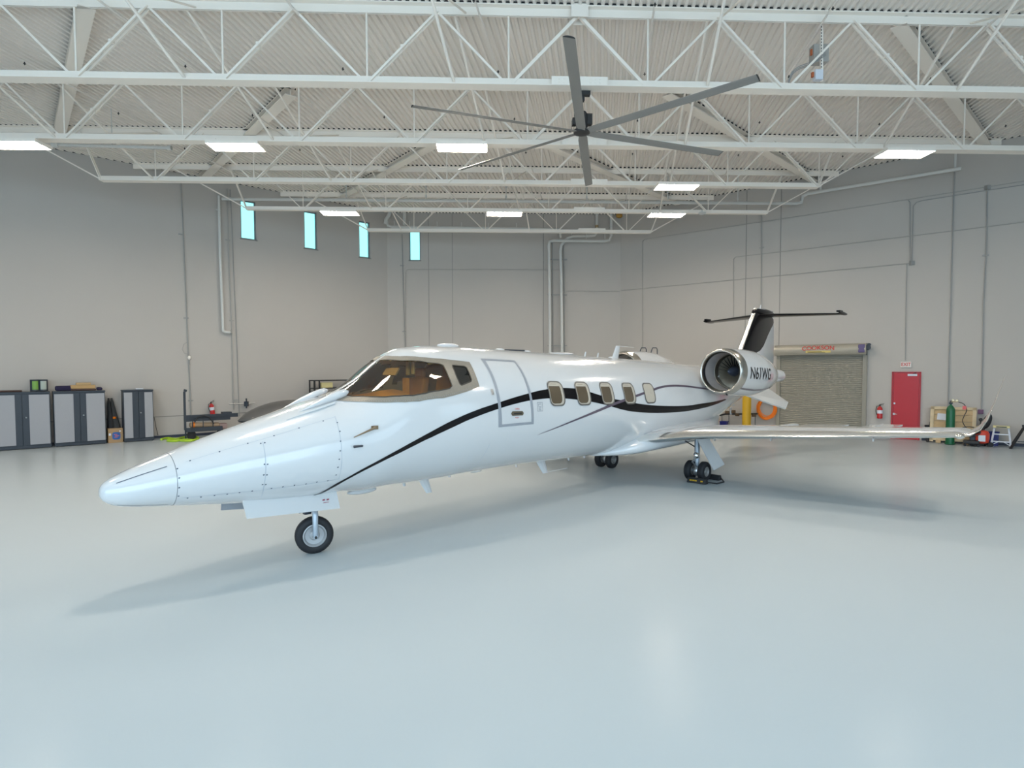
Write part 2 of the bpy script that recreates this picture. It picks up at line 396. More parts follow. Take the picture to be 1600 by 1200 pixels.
bb = MB(); strip(bb, WR, 0.1, 0.05, 7.1, 0.05, 0.10, 0.01, 0.02); strip(bb, WR, 10.5, 0.05, 11.1, 0.05, 0.10, 0.01, 0.02); strip(bb, WR, 12.05, 0.05, 24, 0.05, 0.10, 0.01, 0.02)
tag(bb.build('baseboard_right', M_base), kind='structure')
bb = MB(); strip(bb, WB, 0.1, 0.05, 11, 0.05, 0.10, 0.01, 0.02); tag(bb.build('baseboard_back', M_base), kind='structure')

# ------------------------------------------------------------------ roof trusses
TY = [12.28, 15.44, 18.65, 21.8, 25.0]
TC = [1.86, 2.47, 3.15, 3.70, 4.36]; TP = [2.88, 2.92, 2.97, 2.98, 3.0]
ENDS = [None, None, (-11.85, 10.55), (-8.75, 10.4), (-5.05, 6.9)]
ZB, ZT = 8.315, 9.74
order_words = ['nearest', 'second', 'third', 'fourth', 'farthest']
def wallx(Y): return CL[0]+LD[0]*(Y-CL[1])/LD[1], CR[0]+RD[0]*(Y-CR[1])/RD[1]
truss_roots = []
TL = ['nearest white steel roof truss, topmost across the view, its bottom chord carrying the big fan',
      'white steel roof truss next behind the fan, three bright lamps hang under its bottom chord',
      'white steel roof truss just behind the fan hub with one lamp at its right',
      'white steel roof truss hanging over the back row of three lamps, second from back wall',
      'shortest white steel roof truss, closest to the back wall']
for k, Y in enumerate(TY):
    xl, xr = wallx(Y); xl += 0.1; xr -= 0.1
    c, p = TC[k], TP[k]
    eL, eR = ENDS[k] if ENDS[k] else (xl+4.4, xr-4.4)
    root = empty('roof_truss', (c, Y, ZB), label=TL[k], cat='truss', group='white steel roof trusses')
    big = 1.25 if k < 2 else (1.1 if k == 2 else 0.9)
    lo_ = lambda x, dy, z: (x-c, dy, z-ZB)
    m = MB()
    W_ = 0.15*big
    m.box(lo_((xl+xr)/2, 0, ZD-0.012), (xr-xl, W_*1.5, 0.024))
    for sg in (-1, 1): m.box(lo_((xl+xr)/2, sg*0.022, (ZT+ZD)/2-0.01), (xr-xl, 0.016, ZD-ZT-0.02))
    m.build('top_chord', M_steel, root)
    MB().box(lo_((xl+xr)/2, 0, ZD+.026), (xr-xl-.1, W_*1.3, .046)).build('flute_gap_shade', M_gapshade, root)  # dark strip painting the shaded flute gaps above the chord
    m = MB()
    m.box(lo_((eL+eR)/2, 0, ZB+0.012), (eR-eL, W_*1.5, 0.024))
    for sg in (-1, 1): m.box(lo_((eL+eR)/2, sg*0.022, ZB+0.024+0.06*big), (eR-eL, 0.016, 0.12*big))
    m.build('bottom_chord', M_steel, root)
    # splice plates at the middle
    for zz in ((ZB+0.09), (ZT+0.07)) if k < 3 else ((ZB+0.09),):
        for sg in (1, -1):
            m = MB(); m.box(lo_(c, sg*(W_*.75+.006), zz), (1.15 if zz < 9 else .35, 0.012, 0.17 if zz < 9 else .26)); sp_ = m.build('splice_plate', M_steel, root)
        m = MB()
        for bx in (-.42, -.32, -.22, .22, .32, .42):
            for bz in (-.035, .035): m.box(lo_(c+bx, -(W_*.75+.018), zz+bz), (0.025, 0.014, 0.025))
        if zz < 9: m.build('bolts', M_steel, sp_)
    n0 = int((c-xl)/p)+2; n1 = int((xr-c)/p)+2
    for j in range(-n0, n1):
        xb = c+(j+.5)*p                     # bottom node
        if not (eL-0.05 < xb < eR+0.05): continue
        MB().tube([lo_(xb, 0, ZB+.03), lo_(xb, 0, ZT+.1)], 0.017*big, 6).build('vertical_rod', M_steel, root)
        for sg in (-1, 1):
            xt = xb+sg*p/2
            if not (xl < xt < xr): continue
            inner = (sg > 0) == (xb < c)    # leaning towards the middle: doubled angle
            m = MB()
            if inner and abs(xb-c) > p*0.9:
                for dy in (-0.045, 0.045): m.bar(lo_(xb+sg*.05, dy*big, ZB+.06), lo_(xt, dy*big, ZT+.05), 0.032*big, 0.034*big)
                m.box(lo_((xb+xt)/2, 0, (ZB+ZT)/2+.05), (0.06, 0.14*big, 0.05))
            elif inner: m.bar(lo_(xb+sg*.05, 0, ZB+.06), lo_(xt, 0, ZT+.05), 0.06*big, 0.05*big)
            else: m.bar(lo_(xb+sg*.05, 0, ZB+.06), lo_(xt, 0, ZT+.05), 0.036*big, 0.034*big)
            m.build('diagonal', M_steel, root)
    # end diagonals up to the bearing at the wall
    for e, x_, sg in ((eL, xl, -1), (eR, xr, 1)):
        m = MB()
        tx = e+sg*min(abs(x_-e), 2.6)
        for dy in (-.05, .05): m.bar(lo_(e, dy, ZB+.05), lo_(tx, dy, ZT+.05), 0.035, 0.035)
        m.build('end_diagonal', M_steel, root)
        m = MB()
        for dy in (-.05, .05): m.bar(lo_(e, dy, ZB+.05), lo_(e+sg*.55, dy, ZT+.05), 0.03, 0.03)
        m.build('end_post', M_steel, root)
    truss_roots.append(root)
# bridging between neighbouring trusses
NUM = ['first', 'second', 'third', 'fourth', 'fifth', 'sixth', 'seventh', 'eighth']
BAY = ['in front of the nearest roof truss', 'between the nearest and second roof trusses', 'between the second and third roof trusses', 'between the third and fourth roof trusses', 'between the fourth and last roof trusses']
bx0 = [-22.4, -17.0, -11.5, -6.09, -0.70, 4.55, 9.9, 15.3]
for k in range(-1, 4):
    Y0 = TY[k] if k >= 0 else 9.12; Y1 = TY[k+1]; nb = 0
    for x0 in bx0:
        xs0 = x0+0.19*(Y0-12.28); xs1 = x0+0.19*(Y1-12.28)
        l0, r0 = wallx(Y0); l1, r1 = wallx(Y1)
        if not (l1+1.0 < xs1 < r1-1.0): continue
        e_ = ENDS[k+1] or (l1+4.4, r1-4.4)
        if not (e_[0] < xs1 < e_[1]): continue
        if k == -1 and abs(xs1) > 11: continue
        root = empty('bridging_brace', (xs1, Y1, ZB), cat='brace', group='white tube braces between the roof trusses',
                     label='white tube cross brace, %s from the left %s' % (NUM[nb], BAY[k+1])); nb += 1
        d0 = V((xs0-xs1, Y0-Y1, 0))
        a = MB().tube([d0+V((0, 0, ZT+.1-ZB)), V((0, 0, 0.08))], 0.030 if k < 2 else .024, 8); a.build('tube', M_steel, root, smooth=True)
        MB().tube([d0+V((0.25, 0, 0.15)), V((0.25, 0, ZT+.05-ZB))], 0.022, 8).build('tube', M_steel, root, smooth=True)
# 45 degree collector beams under the deck
def beam(u0, v0, u1, v1, lab):
    a = on_floor(u0, v0, 9.88); b = on_floor(u1, v1, 9.88)
    o_ = V((a[0], a[1], 0)); e = V((b[0], b[1], 0)); dr = (e-o_)
    L = dr.length; root = empty('collector_beam', (a[0], a[1], 9.74), math.atan2(dr.y, dr.x), label=lab, cat='beam', group='wide diagonal beams under the roof deck')
    m = MB(); m.box((L/2, 0, .165), (L, .30, .018)); m.box((L/2, 0, .009), (L, .30, .018)); m.box((L/2, 0, .09), (L, .02, .15)); m.build('web_and_flanges', M_steel, root); MB().box((L/2, 0, .206), (L, .28, .046)).build('flute_gap_shade', M_gapshade, root)  # last box: dark strip imitating shade in the flutes over the beam
beam(135, 0, 92, 208, 'wide diagonal beam under the deck at the far left of the ceiling')
beam(454, 141, 316, 276, 'wide diagonal beam under the deck, middle one of the left three')
beam(690, 215, 526, 308, 'wide diagonal beam under the deck, left of centre toward the back corner')
beam(1404, 30, 1540, 221, 'wide diagonal beam under the deck at the far right of the ceiling')
beam(1042, 141, 1285, 286, 'wide diagonal beam under the deck, middle one of the right three')
beam(840, 216, 1060, 315, 'wide diagonal beam under the deck passing behind the fan hub')
# sprinkler branch lines with heads
for i, s in enumerate((-13.45, -9.8, -6.15, -2.48, 1.05, 4.6, 8.15, 11.95)):
    ys = [y for y in (6.3, 8.95, 11.62, 14.3, 16.93, 19.5, 22.2, 24.8) if wallx(y)[0]+1 < s+.19*y < wallx(y)[1]-1]
    y0, y1 = 5.0, ys[-1]+0.6
    root = empty('sprinkler_pipe', (s+.19*y0, y0, 9.69), cat='pipe', group='thin sprinkler branch pipes under the deck', label='thin pale sprinkler pipe with small dark heads under the deck, %s from the left' % NUM[i])
    L = V((.19*(y1-y0), y1-y0, 0)); MB().tube([(0, 0, 0), L], 0.022, 8).build('pipe', M_deck, root, smooth=True)
    for y in ys:
        p = V((.19*(y-y0), y-y0, 0)); m = MB(); m.lathe([(0.012, 0), (0.012, -.05), (0.03, -.055), (.03, -.06), (.01, -.065), (.01, -.09)], p, n=8); m.build('sprinkler_head', M_blk, root)

# ------------------------------------------------------------------ ceiling lamps
def make_lamp():
    root = empty('ceiling_lamp'); m = MB()
    m.box((0, 0, .06), (1.26, .56, .02)); m.box((0, .275, .03), (1.26, .012, .08)); m.box((0, -.275, .03), (1.26, .012, .08))
    m.box((.627, 0, .03), (.012, .56, .08)); m.box((-.627, 0, .03), (.012, .56, .08)); m.box((0, 0, .045), (1.24, .03, .05)); m.build('housing', M_steel, root)
    for y in (-.135, .135):
        m = MB(); m.box((0, y, .035), (1.22, .235, .02)); m.build('light_tube', M_lampw, root)
    for x in (-.5, .5):
        MB().tube([(x, 0, .07), (x, 0, .22)], .006, 6).build('hanger', M_steel, root)
    return root
lamp0 = make_lamp(); spots = []
LAMPS = [(27, 225, 8.1, 'bright ceiling lamp cut off by the left edge of the view'), (369, 228, 8.1, 'bright ceiling lamp hanging above the leftmost wall window'),
    (722, 229, 8.1, 'bright ceiling lamp just left of the fan hub'), (1413, 239, 8.1, 'bright ceiling lamp hanging furthest right'),
    (1057, 291, 8.1, 'ceiling lamp hanging alone under the third truss, right of the fan'), (531, 332, 8.1, 'ceiling lamp in the back row, left one beside the wall windows'),
    (788, 333, 8.1, 'ceiling lamp in the back row, middle one of three'), (1041, 335, 8.1, 'ceiling lamp in the back row, right one of three')]
for i, (u, v, z, lab) in enumerate(LAMPS):
    o = lamp0 if i == 0 else copy_tree(lamp0)
    p = on_floor(u, v, z); o.location = (p[0], p[1], z-0.03); tag(o, lab, 'lamp', 'fluorescent lamps under the roof trusses')
# added fill lamps, unseen above the frame, to brighten floor and ceiling
for yy in (8.3,):
    for xx in (-10.5, -3.5, 3.5, 10.5):
        o = copy_tree(lamp0); o.location = (xx, yy, 8.07); tag(o, 'added unseen fill lamp under the roof in front of the nearest truss', 'lamp', 'added unseen fill lamps in front of the nearest truss')

# ------------------------------------------------------------------ big ceiling fan
fan = empty('ceiling_fan', (1.95, 12.40, 7.49), label='huge six-bladed grey ceiling fan hanging from the nearest truss', cat='fan')
m = MB(); m.lathe([(0, -.06), (.10, -.055), (.17, -.03), (.18, .02), (.14, .05), (.10, .06), (0, .06)], n=24); m.build('hub', M_blk, fan, smooth=True)
mh = MB(); mh.lathe([(0.09, .06), (.12, .10), (.13, .34), (.09, .40), (.03, .42), (.03, .46)], n=20); mh.box((.16, 0, .24), (.1, .14, .2)); mh.box((-.16, 0, .2), (.08, .12, .14))
mh.build('motor', M_blk, fan, smooth=True)
m = MB(); m.tube([(0, 0, .42), (0, 0, .72)], .022, 8); m.box((0, 0, .66), (.10, .1, .07)); m.box((0, 0, .78), (.34, .12, .08)); m.box((0, 0, .72), (.08, .08, .06)); m.build('mount_rod', M_blk, fan)
m = MB()
for a in range(4):
    t = PI/4+a*PI/2; x, y = math.cos(t), math.sin(t)
    m.tube([(x*.10, y*.10, .06), (x*.26, y*.26, .08), (x*.26, y*.26, .30), (x*.12, y*.12, .34)], .006, 6)
m.build('guard_bracket', M_blk, fan)
for k in range(6):
    t = math.radians(-102+60*k); D = V((math.cos(t), math.sin(t), 0)); S_ = V((-D.y, D.x, 0)); tilt = math.radians(14)
    rings = []
    for r, ch in ((.10, .14), (.35, .20), (1.8, .20), (3.45, .20), (3.55, .195)):
        ring = []
        for a in range(14):
            q = 2*PI*a/14; cx = math.cos(q)*ch/2*1.0; cz = math.sin(q)*.014
            cz += -.012*(cx/(ch/2))**2
            p = D*r+S_*(cx*math.cos(tilt)+cz*math.sin(tilt))+V((0, 0, cz*math.cos(tilt)-cx*math.sin(tilt)+0.0)); ring.append(p)
        rings.append(ring)
    m = MB().loft(rings); b = m.build('fan_blade', M_fan, fan, smooth=True)
    m = MB(); m.loft([[p+D*.004 for p in rings[-1]], [p+D*.014 for p in rings[-1]]]); m.build('end_cap', M_blk, b)

# ------------------------------------------------------------------ the aircraft
AX, AY, AH = -4.26077, 6.50489, 0.826472
jet = empty('business_jet', (AX, AY, 0), PI/2-AH, label='white twin-engine business jet with black and purple swoosh stripes parked in the hangar', cat='airplane')
def A(x, y, z): return V((x, -y, z))          # x aft from the nose, y to port, z up
xs = np.array([0.0,.05,.15,.35,.7,1.2,1.8,2.4,2.75,3.1,3.5,3.9,4.4,5.0,6.0,7.5,9,10.5,12,13.5,14.8,15.8,16.6])
WW = np.array([0.0,.12,.20,.29,.385,.50,.62,.735,.80,.86,.92,.965,1.0,1.02,1.03,1.03,1.03,1.03,.97,.80,.56,.36,.2])
zt = np.array([1.19,1.303,1.359,1.446,1.57,1.746,1.928,2.109,2.198,2.374,2.667,2.865,2.912,2.915,2.885,2.842,2.791,2.744,2.68,2.624,2.59,2.563,2.542])
zb = np.array([1.19,1.065,1.023,0.985,0.939,0.879,0.824,0.801,0.801,0.773,0.78,0.77,0.764,0.776,0.774,0.739,0.71,0.706,0.796,1.073,1.381,1.609,1.791])
def pchip(x, y, xi):
    xi = np.asarray(xi, float); h = np.diff(x); dl = np.diff(y)/h; m = np.zeros(len(x))
    for i in range(1, len(x)-1):
        if dl[i-1]*dl[i] > 0:
            w1 = 2*h[i]+h[i-1]; w2 = h[i]+2*h[i-1]; m[i] = (w1+w2)/(w1/dl[i-1]+w2/dl[i])
    m[0] = dl[0]; m[-1] = dl[-1]
    i = np.clip(np.searchsorted(x, xi)-1, 0, len(x)-2); t = (xi-x[i])/h[i]
    return (1+2*t)*(1-t)**2*y[i]+t*(1-t)**2*h[i]*m[i]+t*t*(3-2*t)*y[i+1]+t*t*(t-1)*h[i]*m[i+1]
def FS(x, t, off=0.0):                       # fuselage surface point
    if x > 16.6: x = 16.6
    if x < .15:                              # rounded tip
        k = (x/.15)**.40; a = 1.19+(1.359-1.19)*k; b = 1.19+(1.023-1.19)*k; w_ = .20*k; h = (a-b)/2
    else: a = float(pchip(xs, zt, x)); b = float(pchip(xs, zb, x)); w_ = float(pchip(xs, WW, x)); h = (a-b)/2
    y = w_*math.cos(t); z = (a+b)/2+h*math.sin(t)
    if off:
        n = V((0, math.cos(t)/max(w_, .01), math.sin(t)/max(h, .01))).normalized(); y += n.y*off; z += n.z*off
    return A(x, y, z)
def inpoly(x, y, P):
    r = False; j = len(P)-1
    for i in range(len(P)):
        if (P[i][1] > y) != (P[j][1] > y) and x < (P[j][0]-P[i][0])*(y-P[i][1])/(P[j][1]-P[i][1])+P[i][0]: r = not r
        j = i
    return r
def dens(P, d, closed=True):
    out = []; n = len(P)
    for i in range(n if closed else n-1):
        a, b = P[i], P[(i+1) % n]; L = math.hypot(a[0]-b[0], a[1]-b[1]); k = max(1, int(L/d))
        for j in range(k): out.append((a[0]+(b[0]-a[0])*j/k, a[1]+(b[1]-a[1])*j/k))
    if not closed: out.append(P[-1])
    return out
def smoothpoly(P, n=4):                      # Catmull-Rom through open polyline
    out = []
    for i in range(len(P)-1):
        p0, p1, p2, p3 = P[max(i-1, 0)], P[i], P[i+1], P[min(i+2, len(P)-1)]
        for k in range(n):
            t = k/n
            out.append(tuple(0.5*((2*p1[c])+(-p0[c]+p2[c])*t+(2*p0[c]-5*p1[c]+4*p2[c]-p3[c])*t*t+(-p0[c]+3*p1[c]-3*p2[c]+p3[c])*t**3) for c in (0, 1)))
    out.append(P[-1]); return out
def cdt(outer, holes, d, fn, mb):
    """triangulate a 2d outline with holes and map it with fn(a,b)"""
    loops = [dens(outer, d)]+[dens(h, d) for h in holes]
    pts = []; edges = []
    for L in loops:
        o_ = len(pts); pts += L; edges += [(o_+i, o_+(i+1) % len(L)) for i in range(len(L))]
    x0 = min(p[0] for p in outer); x1 = max(p[0] for p in outer); y0 = min(p[1] for p in outer); y1 = max(p[1] for p in outer)
    x = x0+d*.5
    while x < x1:
        y = y0+d*.5
        while y < y1:
            if inpoly(x, y, outer) and not any(inpoly(x, y, h) for h in holes): pts.append((x, y))
            y += d
        x += d
    r = geometry.delaunay_2d_cdt([V(p).to_2d() if len(p) == 3 else Vector(p) for p in pts], edges, [], 0, 1e-6)
    vs, fs = r[0], r[2]; keep = []
    for f in fs:
        cx = sum(vs[i].x for i in f)/len(f); cy = sum(vs[i].y for i in f)/len(f)
        if inpoly(cx, cy, outer) and not any(inpoly(cx, cy, h) for h in holes): keep.append(tuple(f))
    mb.add([fn(v.x, v.y) for v in vs], keep); return mb
def patch(name, outer, m, parent, off=0.004, holes=(), d=0.06, smooth=True, side=1):
    mb = MB(); fn = (lambda a, b: FS(a, b, off)) if side == 1 else (lambda a, b: FS(a, PI-b, off))
    cdt(outer, holes, d, fn, mb); return mb.build(name, m, parent, smooth=smooth, angle=60)
def ribbon(name, upper, lower, m, parent, off=0.004, side=1, mb=None):
    mb0 = mb or MB(); n = min(len(upper), len(lower)); sc = 1
    vs = []
    for i in range(n):
        for q in (0, .33, .67, 1):
            x = upper[i][0]*(1-q)+lower[i][0]*q; t = upper[i][1]*(1-q)+lower[i][1]*q
            vs.append(FS(x, t if side == 1 else PI-t, off))
    fs = [(i*4+j, i*4+j+1, i*4+j+5, i*4+j+4) for i in range(n-1) for j in range(3)]
    mb0.add(vs, fs)
    if mb is None: return mb0.build(name, m, parent, smooth=True, angle=80)
def line_strip(mb, P, w_, off=0.003, side=1):
    P = dens(P, .06, False); vs = []
    for i, p in enumerate(P):
        a = P[max(i-1, 0)]; b = P[min(i+1, len(P)-1)]
        R_ = float(pchip(xs, WW, p[0]))
        dx, dt = b[0]-a[0], (b[1]-a[1])*R_; L = math.hypot(dx, dt) or 1; nx_, nt_ = -dt/L*w_/2, dx/L*w_/2/R_
        for s in (-1, 1): vs.append(FS(p[0]+s*nx_, (p[1]+s*nt_) if side == 1 else PI-(p[1]+s*nt_), off))
    mb.add(vs, [(2*i, 2*i+1, 2*i+3, 2*i+2) for i in range(len(P)-1)])

# windshield outlines in (x, angle)
glassP = [(2.80, 1.50), (3.20, 1.50), (3.50, 1.50), (3.545, 1.33), (3.60, 1.19), (3.657, 1.09), (3.80, .96), (3.973, .865), (4.14, .82), (4.20, .785), (4.196, .602), (4.206, .435), (4.15, .40), (3.958, .387), (3.736, .40), (3.55, .455), (3.384, .552), (3.20, .70), (3.051, .848), (2.855, 1.073), (2.79, 1.25)]
frameP = [(2.60, 1.532), (3.10, 1.532), (3.607, 1.532), (3.63, 1.36), (3.692, 1.221), (3.80, 1.10), (3.908, 1.019), (4.12, .95), (4.361, .898), (4.74, .844), (4.722, .601), (4.721, .404), (4.466, .341), (4.24, .30), (4.014, .2756), (3.82, .29), (3.626, .328), (3.42, .42), (3.24, .557), (3.05, .72), (2.861, .904), (2.74, 1.03), (2.644, 1.157), (2.61, 1.3)]
sideP = [(4.353, .745), (4.37, .775), (4.58, .755), (4.613, .73), (4.611, .643), (4.605, .515), (4.58, .488), (4.38, .435), (4.359, .455), (4.342, .58)]
def fuselage_mesh(x0, x1, hole=True):
    X = []; x = x0
    if x0 < .01:
        X = [.15*(i/14)**2.2 for i in range(14)]; x = .15
    while x < x1-1e-6:
        X.append(x); x += (0.012 if x < .08 else 0.03 if x < .7 else 0.035 if (2.4 < x < 5.0) else 0.08)
    X.append(x1); n = 120 if hole else 72
    T = [2*PI*j/n-PI/2 for j in range(n)]; vs = []; fs = []
    for x in X:
        for t in T: vs.append(FS(max(x, .00002), t))
    for i in range(len(X)-1):
        for j in range(n):
            xc = (X[i]+X[i+1])/2; tc = T[j]+PI/n; tc = (tc+PI) % (2*PI)-PI
            ts = tc if abs(tc) < PI/2 else (PI-tc if tc > 0 else -PI-tc)
            if hole and 2.5 < xc < 4.8 and ts > 0.2:
                if inpoly(xc, ts, glassBig) or inpoly(xc, ts, sideBig): continue
            fs.append((i*n+j, i*n+(j+1) % n, (i+1)*n+(j+1) % n, (i+1)*n+j))
    return vs, fs, n, len(X)
def grow(P, s, lim=1.51):
    cx = sum(p[0] for p in P)/len(P); cy = sum(p[1] for p in P)/len(P)
    return [(cx+(x-cx)*s, min(lim, cy+(y-cy)*s)) for x, y in P]
glassBig = grow(glassP, 1.02); sideBig = grow(sideP, 1.06)
vs, fs, n_, k_ = fuselage_mesh(.675, 16.6)
m = MB().add(vs, fs); m.add([FS(16.6, 2*PI*j/24) for j in range(24)]+[A(16.85, 0, 2.2)], [(j, (j+1) % 24, 24) for j in range(24)])
fus = m.build('fuselage', M_white, jet, smooth=True, angle=50, fix=False)
vs, fs, n_, k_ = fuselage_mesh(0.0005, .67, False)
m = MB().add(vs, fs); rad = m.build('radome', M_white, jet, smooth=True, angle=60, fix=False)
m = MB(); 
for sd in (1,): m.add([FS(.668, 2*PI*j/72, -.006) for j in range(72)]+[FS(.677, 2*PI*j/72, -.006) for j in range(72)], [(j, (j+1) % 72, 72+(j+1) % 72, 72+j) for j in range(72)])
m.build('radome_seam', M_dline, jet, fix=False)
m = MB()
for sd in (1, -1):
    line_strip(m, [(.135, .731), (.60, .750)], .012, side=sd); line_strip(m, [(.143, -.941), (.614, -1.0)], .010, side=sd)
line_strip(m, [(.143, PI/2), (.6, PI/2)], .008)
m.build('lightning_strip', M_dline, rad)
for sd, nm in ((1, ''), (-1, '')):
    fr = patch('windshield_frame', frameP, M_tan, jet, .008, [glassP, sideP], .05, side=sd)
    patch('windshield_glass', glassP, M_amber, fr, .003, (), .08, side=sd)
    patch('side_window_glass', sideP, M_dglass, fr, .003, (), .08, side=sd)
    m = MB()
    line_strip(m, glassP+[glassP[0]], .018, .010, sd); line_strip(m, sideP+[sideP[0]], .020, .010, sd)
    m.build('window_seal', mat('window_seal_dark', (.05, .04, .03), .5), fr)
# centre post
m = MB(); pr = [[FS(x, PI/2-s, .004+ (0.010 if abs(s) < .03 else 0)) for s in (-.085, -.045, 0, .045, .085)] for x in [2.55+.05*i for i in range(23)]]
vs = [p for r in pr for p in r]; m.add(vs, [(i*5+j, i*5+j+1, i*5+j+6, i*5+j+5) for i in range(22) for j in range(4)]); m.build('windshield_post', M_white, jet, smooth=True)
# rivet line on the frame
m = MB()
for P_ in (grow(frameP, .955, 9),):
    for p in dens(P_, .035):
        q = FS(p[0], p[1], .010); m.box(q, (.006, .006, .006))
m.build('frame_rivets', M_silver, jet)
# cockpit interior seen through the amber glass
m = MB(); G = []
for i in range(14):
    x = 2.98+.80*i/13; hw = float(pchip(xs, WW, x))*.78
    G.append([A(x, hw*math.sin(a), 1.93+.20*math.cos(a)*math.cos(a)+.10*(i/13)) for a in [-1.45+2.9*j/12 for j in range(13)]])
m.loft(G, caps=False, closed=False); m.build('glareshield', mat('glareshield_brown', (.60, .36, .12), .6), jet, smooth=True)
for sy in (.38, -.38):
    st = MB(); st.box(A(4.25, sy, 1.75), (.46, .46, .14)); st.box(A(4.50, sy, 2.10), (.13, .44, .62), Matrix.Rotation(.15, 3, 'Y')); st.box(A(4.56, sy, 2.48), (.10, .24, .16)); st.box(A(4.3, sy, 1.5), (.3, .3, .4))
    st.build('cockpit_seat', M_tan2, jet, bevel=.04)
m = MB(); 
m.add([FS(4.90, 2*PI*j/40, -.03) for j in range(40)], [tuple(range(40))]); m.build('cockpit_bulkhead', mat('bulkhead_tan', (.62, .42, .20), .6), jet)
m = MB(); G = []
for i in range(10):
    x = 2.75+2.1*i/9; G.append([FS(x, t, -.05) for t in [PI+.05+(PI-.1)*j/16 for j in range(17)]])
m.loft(G, caps=False, closed=False); m.build('cockpit_lining', mat('lining_brown', (.80, .54, .24), .7), jet)
m = MB(); G = []
for i in range(8):
    x = 3.75+1.1*i/7; G.append([FS(x, t, -.06) for t in [1.1+.94*j/10 for j in range(11)]])
m.loft(G, caps=False, closed=False); m.build('cockpit_headliner', M_cream, jet)
m = MB(); m.box(A(3.55, .30, 2.50), (.02, .34, .12), Matrix.Rotation(.6, 3, 'Y')); m.build('sun_visor', M_cream, jet)
m = MB(); m.tube([A(3.95, .16, 2.72), A(3.93, .18, 2.45)], .035, 8); m.tube([A(3.95, .30, 2.70), A(3.93, .31, 2.46)], .03, 8); m.build('headset', M_cream, jet)
m = MB(); m.box(A(4.05, -.05, 2.2), (.06, .10, .4)); m.build('cockpit_partition', mat('partition_orange', (.75, .40, .10), .5), jet)

# stripes
bu = [(2.3,-1.18),(2.362,-1.0868),(2.394,-0.9599),(2.445,-0.8327),(2.504,-0.7274),(2.586,-0.6343),(2.679,-0.5423),(2.769,-0.4696),(2.872,-0.3992),(2.97,-0.3423),(3.082,-0.2929),(3.189,-0.2647),(3.31,-0.2467),(3.424,-0.2288),(3.55,-0.2042),(3.669,-0.1795),(3.802,-0.1499),(3.928,-0.1109),(4.069,-0.0661),(4.238,-0.0197),(4.416,0.0281),(4.667,0.0837),(4.89,0.1237),(5.14,0.17),(5.435,0.227),(5.748,0.2818),(5.995,0.3227),(6.294,0.355),(6.684,0.3753),(7.127,0.3562),(7.434,0.298),(7.853,0.2142),(8.154,0.1685),(8.581,0.1246),(9.032,0.0645),(9.642,0.0167),(10.3,-0.0125),(11.028,-0.0278),(11.878,-0.0257),(12.6,-0.05),(13.303,-0.0962)]
bl = [(2.305,-1.19),(2.4,-1.12),(2.422,-1.0532),(2.469,-0.9189),(2.525,-0.809),(2.6,-0.6938),(2.691,-0.6006),(2.781,-0.5277),(2.882,-0.4576),(2.98,-0.402),(3.091,-0.3571),(3.199,-0.3338),(3.321,-0.3203),(3.435,-0.3059),(3.561,-0.2831),(3.68,-0.2597),(3.812,-0.2367),(3.937,-0.2024),(4.076,-0.1636),(4.243,-0.1163),(4.417,-0.066),(4.663,-0.01),(4.883,0.0331),(5.129,0.0782),(5.417,0.1256),(5.72,0.1659),(5.956,0.1848),(6.243,0.1985),(6.622,0.1941),(7.063,0.1629),(7.435,0.1253),(7.927,0.0528),(8.35,-0.0234),(8.745,-0.0758),(9.344,-0.1218),(9.986,-0.1465),(10.674,-0.1555),(11.464,-0.1525),(12.375,-0.14),(12.9,-0.145),(13.45,-0.1476)]
pc = [(6.024,-.3996,.0015),(6.304,-.3355,.007),(6.70,-.2402,.0125),(7.129,-.1405,.017),(7.597,-.037,.023),(8.111,.0762,.025),(8.589,.1639,.0246),(8.976,.233,.0237),(9.573,.3369,.0234),(9.95,.3992,.0232),(10.32,.4306,.0228),(10.746,.4379,.0235),(11.345,.406,.0227),(12.08,.3365,.022),(12.9,.26,.022)]
for sd in (1, -1):
    ribbon('black_swoosh', smoothpoly(bu), smoothpoly(bl), M_black, jet, .004, sd)
    ribbon('purple_pinstripe', smoothpoly([(a, b+c_) for a, b, c_ in pc]), smoothpoly([(a, b-c_) for a, b, c_ in pc]), M_purple, jet, .0055, sd)

# cabin door outline
def R3(P, r=.03): return P
do = [(5.035, .93), (5.81, .93), (5.81, .70), (5.81, .45), (5.82, .2), (5.835, 0), (5.86, -.205), (5.06, -.215), (5.04, 0), (5.035, .25), (5.03, .5), (5.03, .7)]
di = [(5.10, .885), (5.755, .885), (5.755, .66), (5.755, .42), (5.765, .2), (5.78, 0), (5.80, -.165), (5.125, -.175), (5.10, .05), (5.09, .3), (5.085, .5), (5.085, .7)]
dr_ = empty('cabin_door', (0, 0, 0)); dr_.parent = jet
patch('door_outline', do, M_silver, dr_, .005, [di], .05)
m = MB(); hd = A(5.44, 0, 0); cdt([(5.31, -.02), (5.34, -.055), (5.58, -.055), (5.60, -.02), (5.57, .012), (5.34, .015)], [], .04, lambda a, b: FS(a, b, .007), m); m.build('handle_plate', mat('dark_bronze', (.16, .13, .09), .4, metal=.5), dr_)
m = MB(); cdt([(5.37, -.03), (5.55, -.03), (5.55, -.012), (5.37, -.012)], [], .04, lambda a, b: FS(a, b, .012), m); m.build('door_handle', M_blk, dr_)
m = MB()
for (t_, xx, tt, sz, mt) in (('OPEN', 5.45, .045, .035, 0), ('PUSH', 5.45, -.085, .03, 0)):
    vs, fs = text_mesh(t_, sz); m.add([FS(xx+v[0]*1.2, tt+v[1]/1.0, .007) for v in vs], fs)
m.build('door_lettering', M_textr, dr_, fix=False)
m = MB(); line_strip(m, [(5.93, .135), (6.06, .135), (6.06, -.0), (5.93, -.0), (5.93, .135)], .006, .005)
